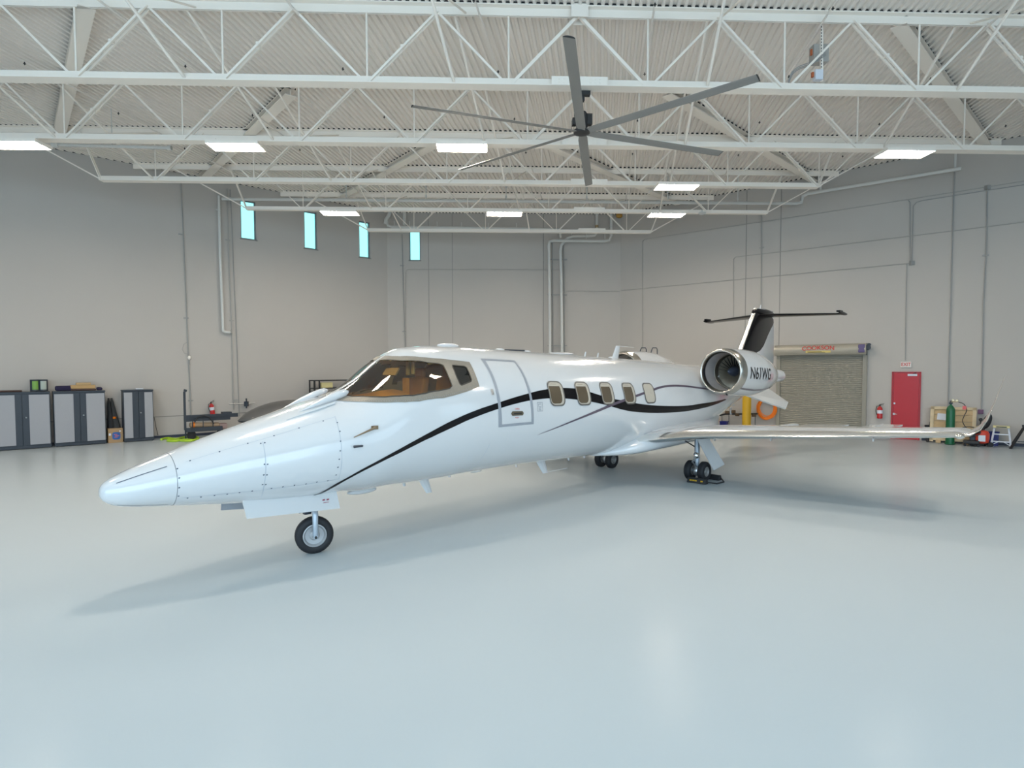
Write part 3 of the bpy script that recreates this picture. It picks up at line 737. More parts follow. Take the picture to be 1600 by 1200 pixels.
line_strip(m, [(5.96, .11), (6.03, .11), (6.03, .07), (5.96, .07), (5.96, .11)], .005, .005); line_strip(m, [(5.96, .045), (6.03, .045)], .006, .005); line_strip(m, [(5.96, .02), (6.03, .02)], .006, .005)
m.build('placard', M_dline, jet)
m = MB(); cdt([(4.93, .27), (4.985, .27), (4.985, .36), (4.93, .36)], [], .05, lambda a, b: FS(a, b, .006), m); m.build('door_latch_plate', M_satin, jet)
# cabin windows
def winshape(cx, w_, h0, h1, r):
    P = []
    for (sx, sy, a0) in ((1, 1, 0), (-1, 1, PI/2), (-1, -1, PI), (1, -1, 1.5*PI)):
        for k in range(5):
            a = a0+PI/2*k/4; P.append((cx+sx*(w_-r)+r*math.cos(a), (h1-r if sy > 0 else h0+r)+r*math.sin(a)))
    return P
for sd in (1, -1):
    for k in range(5):
        cx = 6.463+.7445*k
        wr_ = empty('cabin_window', (0, 0, 0)); wr_.parent = jet
        O_ = winshape(cx, .205, .065, .497, .11); I_ = winshape(cx, .180, .090, .472, .095); I2 = winshape(cx-.022, .148, .108, .445, .08)
        patch('window_rim', O_, mat('window_rim_grey', (.17, .155, .14), .4, metal=.3), wr_, .010, [I_], .05, side=sd)
        patch('window_reveal', I_, M_cream, wr_, .008, [] if k == 4 else [I2], .05, side=sd)
        if k < 4:
            patch('window_pane', I2, M_winbrown, wr_, .006, (), .05, side=sd)
            sh = [(cx-.15, .405), (cx+.105, .405), (cx+.105, .440), (cx-.15, .440)]
            patch('window_shade', sh, M_cream, wr_, .007, (), .05, side=sd)
# panel lines and fasteners
m = MB()
line_strip(m, [(2.503, .74), (2.49, .4), (2.49, 0), (2.50, -.3), (2.51, -.62)], .005, .002)
line_strip(m, [(1.59, .63), (1.58, .1), (1.575, -.45), (1.60, -.9)], .006, .002)
line_strip(m, [(.78, .70), (1.58, .69), (2.5, .72)], .004, .002); line_strip(m, [(.72, -.60), (1.6, -.60), (2.5, -.60)], .004, .002)
line_strip(m, [(4.96, -.45), (4.9, -.9), (4.88, -1.3)], .006, .002)
m.build('panel_lines', M_line, jet)
dots = [(.686,.542),(.69,.1948),(.687,-.1521),(.689,-.4953),(.783,-.63),(.918,-.64),(1.055,-.623),(1.189,-.621),(1.319,-.606),(1.458,-.594),(1.675,-.579),(1.809,-.576),(1.947,-.576),(2.089,-.5875),(2.224,-.58),(2.366,-.594),(.822,.6926),(1.124,.684),(1.431,.6876),(1.565,.595),(1.609,.584),(1.733,.6956),(2.035,.703),(2.342,.7),(2.501,.587),(2.5,.4),(2.485,.208),(2.472,.024),(2.461,-.138),(2.456,-.303),(2.454,-.477),(1.565,.08),(1.601,.066),(1.558,-.173),(1.594,-.185),(1.558,-.427),(1.595,-.439)]
m = MB()
for x, t in dots:
    c_ = FS(x, t, .003); R_ = float(pchip(xs, WW, x)); vs = [FS(x+.010*math.cos(a), t+.010*math.sin(a)/R_, .003) for a in [2*PI*j/8 for j in range(8)]]; m.add(vs, [tuple(range(8))])
m.build('fasteners', M_dline, jet, fix=False)
# pitot probe and stall vane
for sd in (1, -1):
    s_ = lambda t: t if sd == 1 else PI-t
    m = MB(); m.tube([FS(2.95, s_(.288), .0), FS(2.93, s_(.285), .055), FS(2.86, s_(.27), .075), FS(2.62, s_(.22), .085)], [.022, .02, .014, .006], 10); m.box(FS(2.95, s_(.288), .01), (.10, .02, .05)); m.build('pitot_probe', mat('probe_bronze', (.32, .24, .16), .35, metal=.8), jet, smooth=True)
    m = MB(); m.tube([FS(2.76, s_(.03), -.01), FS(2.74, s_(.04), .05), FS(2.62, s_(.06), .06)], [.014, .013, .018], 8); m.build('stall_vane', M_dark, jet, smooth=True)
    # rain removal ducts in front of the windshield
    m = MB(); pr = []
    for x, t, r in ((2.15, 1.14, .004), (2.3, 1.15, .022), (2.45, 1.17, .042), (2.6, 1.20, .056), (2.72, 1.22, .060), (2.80, 1.22, .056), (2.835, 1.22, .036), (2.845, 1.22, .008)):
        pr.append((FS(x, s_(t), r*.75), r))
    m.tube([p for p, r in pr], [r for p, r in pr], 14); m.build('rain_duct', M_white, jet, smooth=True)
    m = MB(); m.tube([FS(1.95, s_(1.02), .004), FS(2.35, s_(1.02), .018), FS(2.6, s_(1.05), .02)], [.004, .018, .016], 8); m.build('duct_rail', M_white, jet, smooth=True)
# antennas, top and bottom
def blade(name, x, z, L, h, sweep, th=.02, y=0.0, m_=M_white):
    mb = MB(); s = 1 if h > 0 else -1; rings = []
    for q, sc in ((0, 1), (1, .6)):
        cx = x+sweep*q; c = L*sc; r = []
        for (a, b) in ((-.5, 0), (-.2, 1), (.2, .9), (.5, 0), (.2, -.9), (-.2, -1)): r.append(A(cx+a*c, y+b*th*sc, z+h*q))
        rings.append(r)
    mb.loft(rings); return mb.build(name, m_, jet, smooth=False)
def pod(name, x, z, L, W_, H_):
    mb = MB(); mb.ell(A(x, 0, z), (L/2, W_/2, H_)); mb.build(name, M_white, jet, smooth=True)
TZ = lambda x: float(pchip(xs, zt, x)); BZ = lambda x: float(pchip(xs, zb, x))
pod('antenna_pod', 4.86, TZ(4.86)+.01, .46, .14, .045)
pod('antenna_pod', 6.05, TZ(6.05)+.0, .22, .12, .03); pod('antenna_pod', 6.75, TZ(6.75)+.0, .2, .12, .03)
m = MB(); m.box(A(6.4, 0, TZ(6.4)+.01), (.5, .1, .02)); m.build('antenna_plate', M_dark, jet)
pod('antenna_pod', 7.75, TZ(7.75)+.01, .8, .20, .03)
blade('antenna_blade', 8.52, TZ(8.5)-.01, .07, .10, .03, .012); blade('antenna_blade', 8.96, TZ(8.96)-.01, .07, .10, .03, .012)
pod('antenna_pod', 9.45, TZ(9.4)+.0, .18, .08, .03)
blade('antenna_blade', 9.60, TZ(9.6)-.02, .26, .30, .12, .022)
m = MB(); m.tube([A(9.74, 0, TZ(9.6)+.275), A(10.35, 0, TZ(9.6)+.26)], .006, 6); m.build('antenna_whip', M_white, jet)
pod('belly_light', 3.22, BZ(3.2)-.035, .50, .12, .05)
blade('antenna_blade', 3.95, BZ(3.9)+.02, .08, -.09, .02, .014); blade('antenna_blade', 4.32, BZ(4.3)+.02, .20, -.26, .13, .025)
blade('antenna_blade', 4.85, BZ(4.8)+.02, .09, -.07, .02, .014); pod('belly_light', 5.46, BZ(5.4)-.02, .28, .1, .03)
blade('antenna_blade', 6.45, BZ(6.4)+.02, .07, -.09, .02, .014); blade('antenna_blade', 7.12, BZ(7.1)+.02, .26, -.28, .16, .025)
m = MB(); m.tube([A(7.3, 0, BZ(7.1)-.25), A(7.95, 0, BZ(7.1)-.245)], .006, 6); m.build('antenna_whip', M_white, jet)
blade('antenna_blade', 7.98, BZ(8)+.02, .09, -.09, .02, .014); blade('antenna_blade', 8.5, BZ(8.5)+.02, .09, -.09, .02, .014)

# wing-body fairing
m = MB(); G = []
for x, w_, z0, z1 in ((8.62, .30, .70, .78), (8.9, .62, .68, .92), (9.15, .86, .68, 1.05), (9.4, 1.02, .69, 1.16), (9.8, 1.11, .70, 1.28), (10.3, 1.13, .70, 1.34), (11.5, 1.13, .72, 1.36), (12.3, 1.04, .78, 1.34), (12.9, .86, .88, 1.34), (13.5, .6, 1.05, 1.36), (14.1, .3, 1.22, 1.4)):
    r = []
    for j in range(32):
        t = 2*PI*j/32; c_, s_ = math.cos(t), math.sin(t); e = .72
        r.append(A(x, w_*math.copysign(abs(c_)**e, c_), (z0+z1)/2+(z1-z0)/2*math.copysign(abs(s_)**e, s_)))
    G.append(r)
m.loft(G); m.build('wing_fairing', M_white, jet, smooth=True, angle=60)
# wings
def airfoil(n=12):
    up = []; 
    for i in range(n+1):
        x = .5*(1-math.cos(PI*i/n)); t = .6*(.2969*math.sqrt(x)-.126*x-.3516*x*x+.2843*x**3-.1015*x**4)*1.0
        up.append((x, t))
    return up
AF = airfoil()
def wingpos(y):    # LE x, chord, z of leading edge
    q = (y-.9)/(6.1-.9)
    return 9.27+1.29*q, 3.08-1.36*q, .03+float(np.interp(y, [.8, 1.05, 1.7, 2.2, 3.4, 4.9, 6.1], [.96, 1.01, 1.12, 1.165, 1.235, 1.325, 1.40]))
def wing(sd):
    root = empty('wing', (0, 0, 0)); root.parent = jet
    ys = [.75, 1.05, 1.4, 1.8, 2.2, 2.8, 3.4, 4.1, 4.9, 5.5, 6.02]
    secs = []
    for y in ys:
        x, c_, z = wingpos(y); secs.append((V((x, y, z)), c_, 0.0, .135-.02*(y/6)))
    # winglet blends up and out
    for (x, y, z, c_, ca) in ((10.60, 6.20, 1.435, 1.55, .35), (10.72, 6.32, 1.53, 1.38, .85), (10.86, 6.39, 1.68, 1.2, 1.25), (11.15, 6.46, 1.98, .92, 1.32), (11.52, 6.545, 2.42, .52, 1.32)):
        secs.append((V((x, y, z)), c_, ca, .05))
    rings = []; SK_ = []
    for P, c_, ca, th in secs:
        r = []
        pts_ = [(x, t*th/.12*1.0) for x, t in AF]; full = [(x, t) for x, t in reversed(pts_)]+[(x, -t*.5) for x, t in pts_[1:]]
        for x, t in full:
            if t and x >= 1: t = 0
            dz = t*c_; X = P.x+x*c_; Y = P.y-dz*math.sin(ca)-(.10*x*c_ if ca > .3 else 0); Z = P.z+dz*math.cos(ca)-(.03*x*c_/3 if ca == 0 else 0)
            r.append(A(X, sd*Y, Z))
        rings.append(r)
    n = len(rings[0]); k12 = len(AF)
    # split skin: polished leading edge (first 7 % of chord) and painted wing
    le = [i for i in range(k12-3, k12+2)]
    skin = MB(); vs = [p for r in rings for p in r]; fp = []; fl_ = []
    for i in range(len(rings)-1):
        for j in range(n):
            f = (i*n+j, i*n+(j+1) % n, (i+1)*n+(j+1) % n, (i+1)*n+j)
            (fl_ if (j in le and (j+1) in le) else fp).append(f)
    fp += [tuple(range(n)), tuple((len(rings)-1)*n+j for j in range(n))]
    MB().add(vs, fp).build('wing_skin', M_white, root, smooth=True, angle=40)
    MB().add(vs, fl_).build('leading_edge', M_chrome, root, smooth=True, angle=60)
    # wing top: fences over the flap tracks, spoiler panels, tip light
    for y in (2.9, 4.62):
        x, c_, z = wingpos(y); m = MB(); G = []
        for q, w_, h in ((.35, .004, -.02), (.45, .03, .02), (.6, .04, .055), (.75, .04, .065), (.95, .035, .065), (1.05, .02, .05), (1.1, .005, .03)):
            G.append([A(x+q*c_, sd*(y+a*w_), z+.06*(1-q)+.02+b*h) for a, b in ((-1, 0), (-.7, .8), (0, 1), (.7, .8), (1, 0))])
        m.loft(G); m.build('flap_fairing', M_white, root, smooth=True, angle=50)
    for y0, y1 in ((3.2, 4.0), (4.4, 4.95)):
        m = MB()
        for y in (y0, y1):
            x, c_, z = wingpos(y); 
        x0, c0, z0 = wingpos(y0); x1, c1, z1 = wingpos(y1)
        vs = [A(x0+.72*c0, sd*y0, z0+.07), A(x0+.98*c0, sd*y0, z0+.075), A(x1+.98*c1, sd*y1, z1+.07), A(x1+.72*c1, sd*y1, z1+.065)]
        m.add(vs+[v-V((0, 0, .03)) for v in vs], [(0, 1, 2, 3), (7, 6, 5, 4), (0, 4, 5, 1), (1, 5, 6, 2), (2, 6, 7, 3), (3, 7, 4, 0)]); m.build('spoiler_panel', M_white, root)
    m = MB(); x, c_, z = wingpos(6.05); m.ell(A(x+.02, sd*6.08, z-.0), (.12, .07, .045)); m.build('navigation_light', M_chrome, root, smooth=True)
    m = MB()
    for y in (2.3, 3.3, 4.9): 
        x, c_, z = wingpos(y); m.box(A(x+.12, sd*y, z-.07), (.05, .02, .05))
    m.build('vortex_tab', M_satin, root)
    return root
wing(1); wing(-1)

# engines
def engine(sd):
    root = empty('engine', (0, 0, 0)); root.parent = jet; Y = sd*1.38
    P = lambda x, z, r: (x, z, r)
    pf = [(11.85, 2.47, .50), (11.88, 2.47, .522), (11.95, 2.468, .538), (12.10, 2.465, .552), (12.35, 2.455, .566), (12.8, 2.44, .58), (13.2, 2.425, .575), (13.6, 2.405, .53), (13.95, 2.385, .47), (14.25, 2.37, .40), (14.5, 2.355, .33), (14.62, 2.35, .28), (14.62, 2.35, .20)]
    N = 48
    ring = lambda x, z, r: [A(x, Y+r*math.cos(2*PI*j/N), z+r*math.sin(2*PI*j/N)) for j in range(N)]
    def spl(a, b):
        X = np.array([p[0] for p in pf[:-1]]); Z = np.array([p[1] for p in pf[:-1]]); R_ = np.array([p[2] for p in pf[:-1]])
        return X, Z, R_
    X, Z, R_ = spl(0, 0); xi = np.linspace(12.10, 14.62, 30)
    G = [ring(float(x), float(np.interp(x, X, Z)), float(pchip(X, R_, x))) for x in xi]+[ring(14.62, 2.35, .19)]
    MB().loft(G, caps=False).build('nacelle', M_white, root, smooth=True, angle=50)
    lipP = [(12.10, .5525), (12.0, .545), (11.93, .534), (11.88, .520), (11.855, .505), (11.85, .492), (11.858, .476), (11.88, .462), (11.92, .452), (11.97, .446)]
    MB().loft([ring(x, 2.468, r) for x, r in lipP], caps=False).build('inlet_lip', M_lipmet, root, smooth=True, angle=60)
    MB().loft([ring(x, 2.468, r) for x, r in ((11.97, .446), (11.99, .441), (12.0, .442))], caps=False).build('inlet_gasket', M_blk, root, smooth=True)
    MB().loft([ring(x, 2.466, r) for x, r in ((12.0, .442), (12.2, .430), (12.42, .425))], caps=False).build('inlet_duct', M_inlet, root, smooth=True, fix=False)
    MB().loft([ring(x, 2.466, r) for x, r in ((12.42, .425), (12.43, .41), (12.50, .41), (12.6, .41))], caps=False).build('fan_case', mat('fan_case_bronze', (.13, .11, .09), .35, metal=.7), root, smooth=True)
    m = MB(); m.add(ring(12.78, 2.466, .43), [tuple(range(N))]); m.build('fan_back', M_blk, root)
    m = MB()
    for k in range(26):
        a = 2*PI*k/26; pts_ = []
        for r in (.12, .22, .32, .405):
            tw = .5+.9*(r-.12)/.29; w_ = .055+.035*(r/.4)
            for s in (-1, 1):
                da = s*w_*math.sin(tw)/r*.5; dx = s*w_*math.cos(tw)*.6
                pts_.append(A(12.58+dx+.03, Y+sd*r*math.cos(a+da), 2.466+r*math.sin(a+da)))
        m.add(pts_, [(0, 1, 3, 2), (2, 3, 5, 4), (4, 5, 7, 6)])
    m.build('fan_blades', M_fblade, root, smooth=True, fix=False)
    m = MB(); m.lathe([(0, -.25), (.03, -.22), (.07, -.13), (.105, -.02), (.125, .08), (.125, .12)], A(12.52, Y, 2.466), (1, 0, 0), 24); m.build('spinner', M_spin, root, smooth=True)
    m = MB(); m.loft([ring(x, z, r) for x, z, r in ((14.4, 2.352, .19), (14.9, 2.345, .185), (15.4, 2.335, .172), (15.52, 2.332, .15), (15.54, 2.332, .12), (15.2, 2.332, .11))]); m.build('exhaust_nozzle', M_white, root, smooth=True, angle=50)
    m = MB(); m.add([], []); m.tube([A(11.93, Y-sd*0.0+sd*.12, 1.955), A(12.02, Y+sd*.10, 1.92)], .02, 8); m.build('drain_scoop', M_blk, root)
    # pylon
    m = MB(); G = []
    for y, x0, x1, z, h in ((.60, 12.35, 14.9, 2.22, .12), (.86, 12.45, 14.7, 2.28, .10), (1.0, 12.55, 14.5, 2.34, .09)):
        r = []
        for q, t in ((0, 0), (.04, .55), (.15, .9), (.4, 1), (.8, .6), (1, 0), (.8, -.6), (.4, -1), (.15, -.9), (.04, -.55)): r.append(A(x0+(x1-x0)*q, sd*y, z+t*h))
        G.append(r)
    m.loft(G); m.build('pylon', M_white, root, smooth=True, angle=50)
    # pinstripe on the nacelle and registration
    Rn = lambda x: float(pchip(X, R_, min(max(x, 12.1), 14.6))); Zn = lambda x: float(np.interp(x, X, Z))
    def NS(x, a, off=.004): r = Rn(x)+off; return A(x, Y+sd*r*math.cos(a), Zn(x)+r*math.sin(a))
    m = MB(); L_ = [(12.10, -.78), (12.5, -.80), (12.9, -.82), (13.3, -.80), (13.7, -.80), (14.1, -.85), (14.45, -.95)]
    L_ = smoothpoly(L_, 4); vs = []
    for x, a in L_:
        for s in (-1, 1): vs.append(NS(x, a+s*.045))
    m.add(vs, [(2*i, 2*i+1, 2*i+3, 2*i+2) for i in range(len(L_)-1)]); m.build('nacelle_pinstripe', M_purple, root, smooth=True)
    tv, tf = text_mesh('N61WG', .40, 0.0, .86, bold=.012, cuts=4); m = MB()
    tx = [v[0] for v in tv]; ty = [v[1] for v in tv]; ax_, bx_ = min(tx), max(tx); ay_, by_ = min(ty), max(ty)
    m.add([NS(12.84+((v[0]-ax_)/(bx_-ax_)-.5)*1.18*(1 if sd > 0 else -1), -.035+((v[1]-ay_)/(by_-ay_)-.5)*.50, .005) for v in tv], tf); m.build('registration_lettering', M_text, root, fix=False)
    return root
engine(1); engine(-1)

# tail
def fin_w(x, z):
    q = min(max((z-2.4)/2.0, 0), 1); x0 = LEx(z); x1 = TEx(z); c_ = x1-x0; s = min(max((x-x0)/c_, 0), 1)
    return c_*.055*(2.97*math.sqrt(s)-1.26*s-3.516*s*s+2.843*s**3-1.036*s**4)*1.05
LEx = lambda z: 15.88+(z-3.04)*.84
TEx = lambda z: 18.58 if z < 3.9 else 18.58-(z-3.9)*.15
root = empty('vertical_stabilizer', (0, 0, 0)); root.parent = jet
m = MB(); G = []
for i in range(22):
    z = 2.35+(4.42-2.35)*i/21; x0, x1 = LEx(z), TEx(z); r = []; ss = [.5*(1-math.cos(PI*j/14)) for j in range(15)]
    for s in reversed(ss): x = x0+(x1-x0)*s; r.append(A(x, fin_w(x, z), z))
    for s in ss[1:-1]: x = x0+(x1-x0)*s; r.append(A(x, -fin_w(x, z), z))
    G.append(r)
m.loft(G); m.build('fin', M_white, root, smooth=True, angle=45)
m = MB(); G = []
for i in range(12):
    z = 2.35+(4.42-2.35)*i/11; x0 = LEx(z); c_ = TEx(z)-x0
    G.append([A(x0+s*c_-(.004), y*(fin_w(x0+s*c_, z)+.004), z) for s, y in ((.035, 1), (.015, 1), (.004, 1), (0, 0), (.004, -1), (.015, -1), (.035, -1))])
m.loft(G, caps=False, closed=False); m.build('fin_leading_edge', M_chrome, root, smooth=True)
blackP = [(LEx(2.98)+.07, 2.98), (16.10, 2.99), (16.85, 3.03), (17.15, 3.10), (17.45, 3.25), (17.70, 3.45), (17.90, 3.62), (18.05, 3.72), (18.25, 3.86), (18.46, 3.97), (18.54, 4.05), (18.50, 4.16), (18.25, 4.24), (18.2, 4.40), (LEx(4.41)+.07, 4.41)]
for sd in (1, -1):
    m = MB(); cdt(blackP, [], .09, lambda a, b: A(a, sd*(fin_w(a, b)+.004), b), m); m.build('fin_black_paint', M_black, root, smooth=True, angle=60)
m = MB(); m.ell(A(17.7, 0, 4.30), (.85, .13, .15)); m.build('tail_bullet', M_black, root, smooth=True)
m = MB(); m.ell(A(17.02, .0, 3.20), (.25, .10, .03)); m.tube([A(17.45, 0, 4.42), A(17.50, 0, 4.55)], .02, 8); m.build('tail_beacon', M_white, root, smooth=True)
for sd in (1, -1):
    st = MB(); G = []
    for y, x0, c_, z in ((0, 17.15, 1.25, 4.22), (.3, 17.3, 1.12, 4.215), (2.05, 18.02, .66, 4.18), (2.14, 18.06, .60, 4.18)):
        th = .09*c_; r = [A(x0+x*c_, sd*y, z+t*c_*.9*.8) for x, t in reversed(AF)]+[A(x0+x*c_, sd*y, z-t*c_*.9*.8) for x, t in AF[1:-1]]; G.append(r)
    st.loft(G); s_o = st.build('horizontal_stabilizer', M_black, jet, smooth=True, angle=45)
    m = MB(); m.ell(A(18.30, sd*2.14, 4.19), (.42, .035, .05)); m.box(A(18.12, sd*2.10, 4.245), (.30, .10, .05)); m.build('tip_cap', M_black, s_o, smooth=True)
# ventral delta fins
for sd in (1, -1):
    m = MB(); pts_ = [(14.7, .42, 1.93), (17.75, .98, 1.10), (18.25, .90, 1.26), (17.95, .30, 1.90)]
    pts_ = [(14.3, .40, 1.98), (17.25, .90, 1.30), (17.72, .80, 1.47), (17.1, .12, 2.12)]
    n_v = V((0, .62, .78)); vs = [A(x, sd*y, z)+V((0, -sd*.02*.62, .02*.78)) for x, y, z in pts_]+[A(x, sd*y, z)-V((0, -sd*.02*.62, .02*.78)) for x, y, z in pts_]
    m.add(vs, [(0, 1, 2, 3), (7, 6, 5, 4), (0, 4, 5, 1), (1, 5, 6, 2), (2, 6, 7, 3), (3, 7, 4, 0)]); m.build('ventral_fin', mat('fin_pale', (.70, .70, .69), .3, coat=.4), jet)
m = MB(); m.lathe([(.26, 0), (.22, .4), (.14, .9), (.05, 1.3), (0, 1.4)], A(16.5, 0, 2.25), (1, 0, .03), 20); m.build('tail_cone', M_white, jet, smooth=True)
m = MB(); m.box(A(15.55, .0, 1.5), (.18, .05, .12)); m.build('tail_skid', M_white, jet)

# landing gear
def wheel(parent, c, r, w_, steer=0.0, hubc=M_hub, sd=1, hub_r=.56):
    ax = V((math.sin(steer), -math.cos(steer), 0))*1.0
    wroot = empty('wheel', (0, 0, 0)); wroot.parent = parent
    h = w_/2; R_ = r
    prof = [(R_*hub_r, -h*.80), (R_*.70, -h*.98), (R_*.86, -h*.96), (R_*.96, -h*.70)]
    for g in (-.42, 0, .42): prof += [(R_, -.0*h+h*(g-.16)), (R_*.985, h*(g-.12)), (R_*.985, h*(g-.04)), (R_, h*g)]
    prof += [(R_*.96, h*.70), (R_*.86, h*.96), (R_*.70, h*.98), (R_*hub_r, h*.80)]
    prof += [(R_*hub_r*.98, h*.2), (R_*hub_r*.98, -h*.2)]
    MB().lathe(prof+[prof[0]], c, ax, 40, caps=False).build('tyre', M_rubber, wroot, smooth=True, angle=40)
    m = MB(); 
    for s in (-1, 1):
        m.lathe([(R_*hub_r, s*h*.80), (R_*hub_r*.92, s*h*.84), (R_*hub_r*.86, s*h*.72), (R_*hub_r*.78, s*h*.45), (R_*hub_r*.45, s*h*.40), (R_*hub_r*.36, s*h*.62), (R_*.12, s*h*.70), (0, s*h*.72)], c, ax, 32, caps=False)
    m.build('hub', hubc, wroot, smooth=True, angle=35)
    return wroot
ng = empty('nose_gear', (0, 0, 0)); ng.parent = jet
nx_, nr = 2.43, .255
stz = math.radians(-18)
wheel(ng, A(nx_, .07, nr), nr, .14, stz, hub_r=.62)
axd = V((math.sin(stz), -math.cos(stz), 0)); cc = A(nx_, .07, nr)
m = MB()
fwd_ = V((-math.cos(stz), -math.sin(stz), 0))
for s in (1,):
    m.tube([cc+axd*.115*s+V((0, 0, 0)), cc+axd*.115*s+V((0, 0, .12)), cc+axd*.11*s+V((0, 0, .30)), cc+axd*.06*s+V((0, 0, .38)), cc+V((0, 0, .40))], [.034, .036, .040, .045, .05], 12)
m.tube([cc-axd*.06, cc+axd*.15], .03, 12); m.build('fork', M_strut, ng, smooth=True)
m = MB(); m.tube([cc+V((0, 0, .36)), cc+V((.0, 0, .62))], .042, 16); m.tube([cc+V((0, 0, .36)), cc+V((0, 0, .44))], .060, 16); m.build('strut', M_chrome, ng, smooth=True)
m = MB(); m.tube([cc+V((0, 0, .335)), cc+fwd_*.24+V((0, 0, .345))], .020, 8); m.tube([cc+fwd_*.19+axd*.05+V((0, 0, .345)), cc+fwd_*.19-axd*.05+V((0, 0, .345))], .018, 8); m.box(cc+fwd_*.09+V((0, 0, .335)), (.09, .07, .07)); m.build('steering_link', M_dark, ng, smooth=True)
m = MB(); m.tube([cc+axd*.155, cc+axd*.17], .018, 10); m.build('axle_cap', M_blk, ng)
m = MB(); vs = [A(1.41, .28, .93), A(2.66, .28, .86), A(2.67, .36, .63), A(1.43, .36, .71)]
m.add(vs+[v+V((0, .03, 0)) for v in vs], [(0, 1, 2, 3), (7, 6, 5, 4), (0, 4, 5, 1), (1, 5, 6, 2), (2, 6, 7, 3), (3, 7, 4, 0)]); m.build('gear_door', M_white, ng)
m = MB(); vs = [A(1.33, -.20, .90), A(1.62, -.20, .88), A(1.62, -.24, .70), A(1.33, -.24, .73)]
m.add(vs+[v+V((0, .02, 0)) for v in vs], [(0, 1, 2, 3), (7, 6, 5, 4), (0, 4, 5, 1), (1, 5, 6, 2), (2, 6, 7, 3), (3, 7, 4, 0)]); m.build('gear_door', M_silver, ng)
m = MB(); 
for t_, dx, dz in (('A', -.05, 0), ('I', .05, 0)): 
    tv, tf = text_mesh('##' if t_ == 'A' else '--', .05)
m.box(A(2.45, .322, .775), (.035, .003, .02)); m.box(A(2.51, .322, .772), (.035, .003, .02)); m.box(A(2.48, .332, .738), (.08, .003, .006)); m.build('door_marking', mat('marking_rose', (.35, .08, .12), .5), ng)
MX = 11.04
for sd in (1, -1):
    g = empty('main_gear', (0, 0, 0)); g.parent = jet; r = .222
    for dy in (-.165, .165): wheel(g, A(MX, sd*1.261+dy, r), r, .155, 0, mat('main_wheel_grey', (.30, .29, .28), .5, metal=.4), hub_r=.50)
    c0 = A(MX, sd*1.261, r)
    m = MB(); m.tube([c0+V((0, -.2, 0)), c0+V((0, .2, 0))], .035, 12); m.tube([c0, c0+V((-.02, 0, .26))], .045, 12); m.tube([c0+V((-.02, 0, .2)), c0+V((-.02, 0, .82))], .060, 14); m.build('strut', M_strut, g, smooth=True)
    m = MB(); m.ell(c0+V((-.10, -.02, .36)), (.07, .07, .075)); m.build('uplock_ball', M_chrome, g, smooth=True)
    m = MB(); m.tube([c0+V((-.06, 0, .10)), c0+V((-.20, .02, .22)), c0+V((-.06, 0, .34))], .022, 8); m.lathe([(.11, -.05), (.12, -.03), (.12, .03), (.11, .05)], c0, (0, 1, 0), 20); m.build('torque_link', M_satin, g, smooth=True)
    m = MB(); m.tube([c0+V((-.05, .05, .55)), c0+V((-.45, .25, .80))], .014, 8); m.tube([c0+V((-.02, .05, .30)), c0+V((.06, .08, .10))], .012, 8); m.build('brake_line', M_blk, g)
    m = MB(); vs = [A(MX-.10, sd*1.62, .90), A(MX+.24, sd*1.62, .90), A(MX+.30, sd*1.80, .265), A(MX-.0, sd*1.80, .24)]
    if sd == 1: vs = [A(MX-.36, 1.45, .98), A(MX+.06, 1.50, .98), A(MX+.52, 1.66, .35), A(MX+.08, 1.62, .26)]
    else: vs = [A(MX-.30, -1.02, .72), A(MX-.05, -1.02, .72), A(MX-.02, -1.02, .44), A(MX-.22, -1.02, .44)]
    m.add(vs+[v+V((0, .02, 0)) for v in vs], [(0, 1, 2, 3), (7, 6, 5, 4), (0, 4, 5, 1), (1, 5, 6, 2), (2, 6, 7, 3), (3, 7, 4, 0)]); m.build('gear_door', M_white, g)
# chocks at the near main gear
def jw(x, y, z=0.0):
    r = PI/2-AH; p = A(x, y, z); return V((AX+p.x*math.cos(r)-p.y*math.sin(r), AY+p.x*math.sin(r)+p.y*math.cos(r), p.z))
for dx, lab in ((-.30, 'black wheel chock with yellow lettering in front of the near main wheels'), (.36, 'black wheel chock behind the near main wheels')):
    p = jw(MX+dx, 1.42); ch = empty('wheel_chock', p, PI/2-AH, label=lab, cat='chock', group='chocks at the near main wheels')
    m = MB(); m.add([(x, y, z) for y in (-.22, .22) for x, z in ((-.08, 0), (.08, 0), (.035, .115), (-.035, .115))], [(0, 1, 2, 3), (7, 6, 5, 4), (0, 4, 5, 1), (1, 5, 6, 2), (2, 6, 7, 3), (3, 7, 4, 0)]); m.build('chock_body', M_blk, ch, bevel=.01)
    s = -1 if dx < 0 else 1
    m = MB(); 
    for yy in (-.13, .01, .07, .13): m.box((s*.060, yy, .06), (.006, .05, .03), Matrix.Rotation(-s*.37, 3, 'Y'))
    m.build('yellow_lettering', M_yel, ch)
ro = jw(MX, 1.68); rp = MB().tube([jw(MX-.30, 1.66, .05), jw(MX-.15, 1.80, .02), jw(MX+.15, 1.82, .02), jw(MX+.36, 1.66, .05)], .015, 6).build('chock_rope', M_blk); tag(rp, 'dark rope joining the two chocks beside the near main wheels', 'rope')

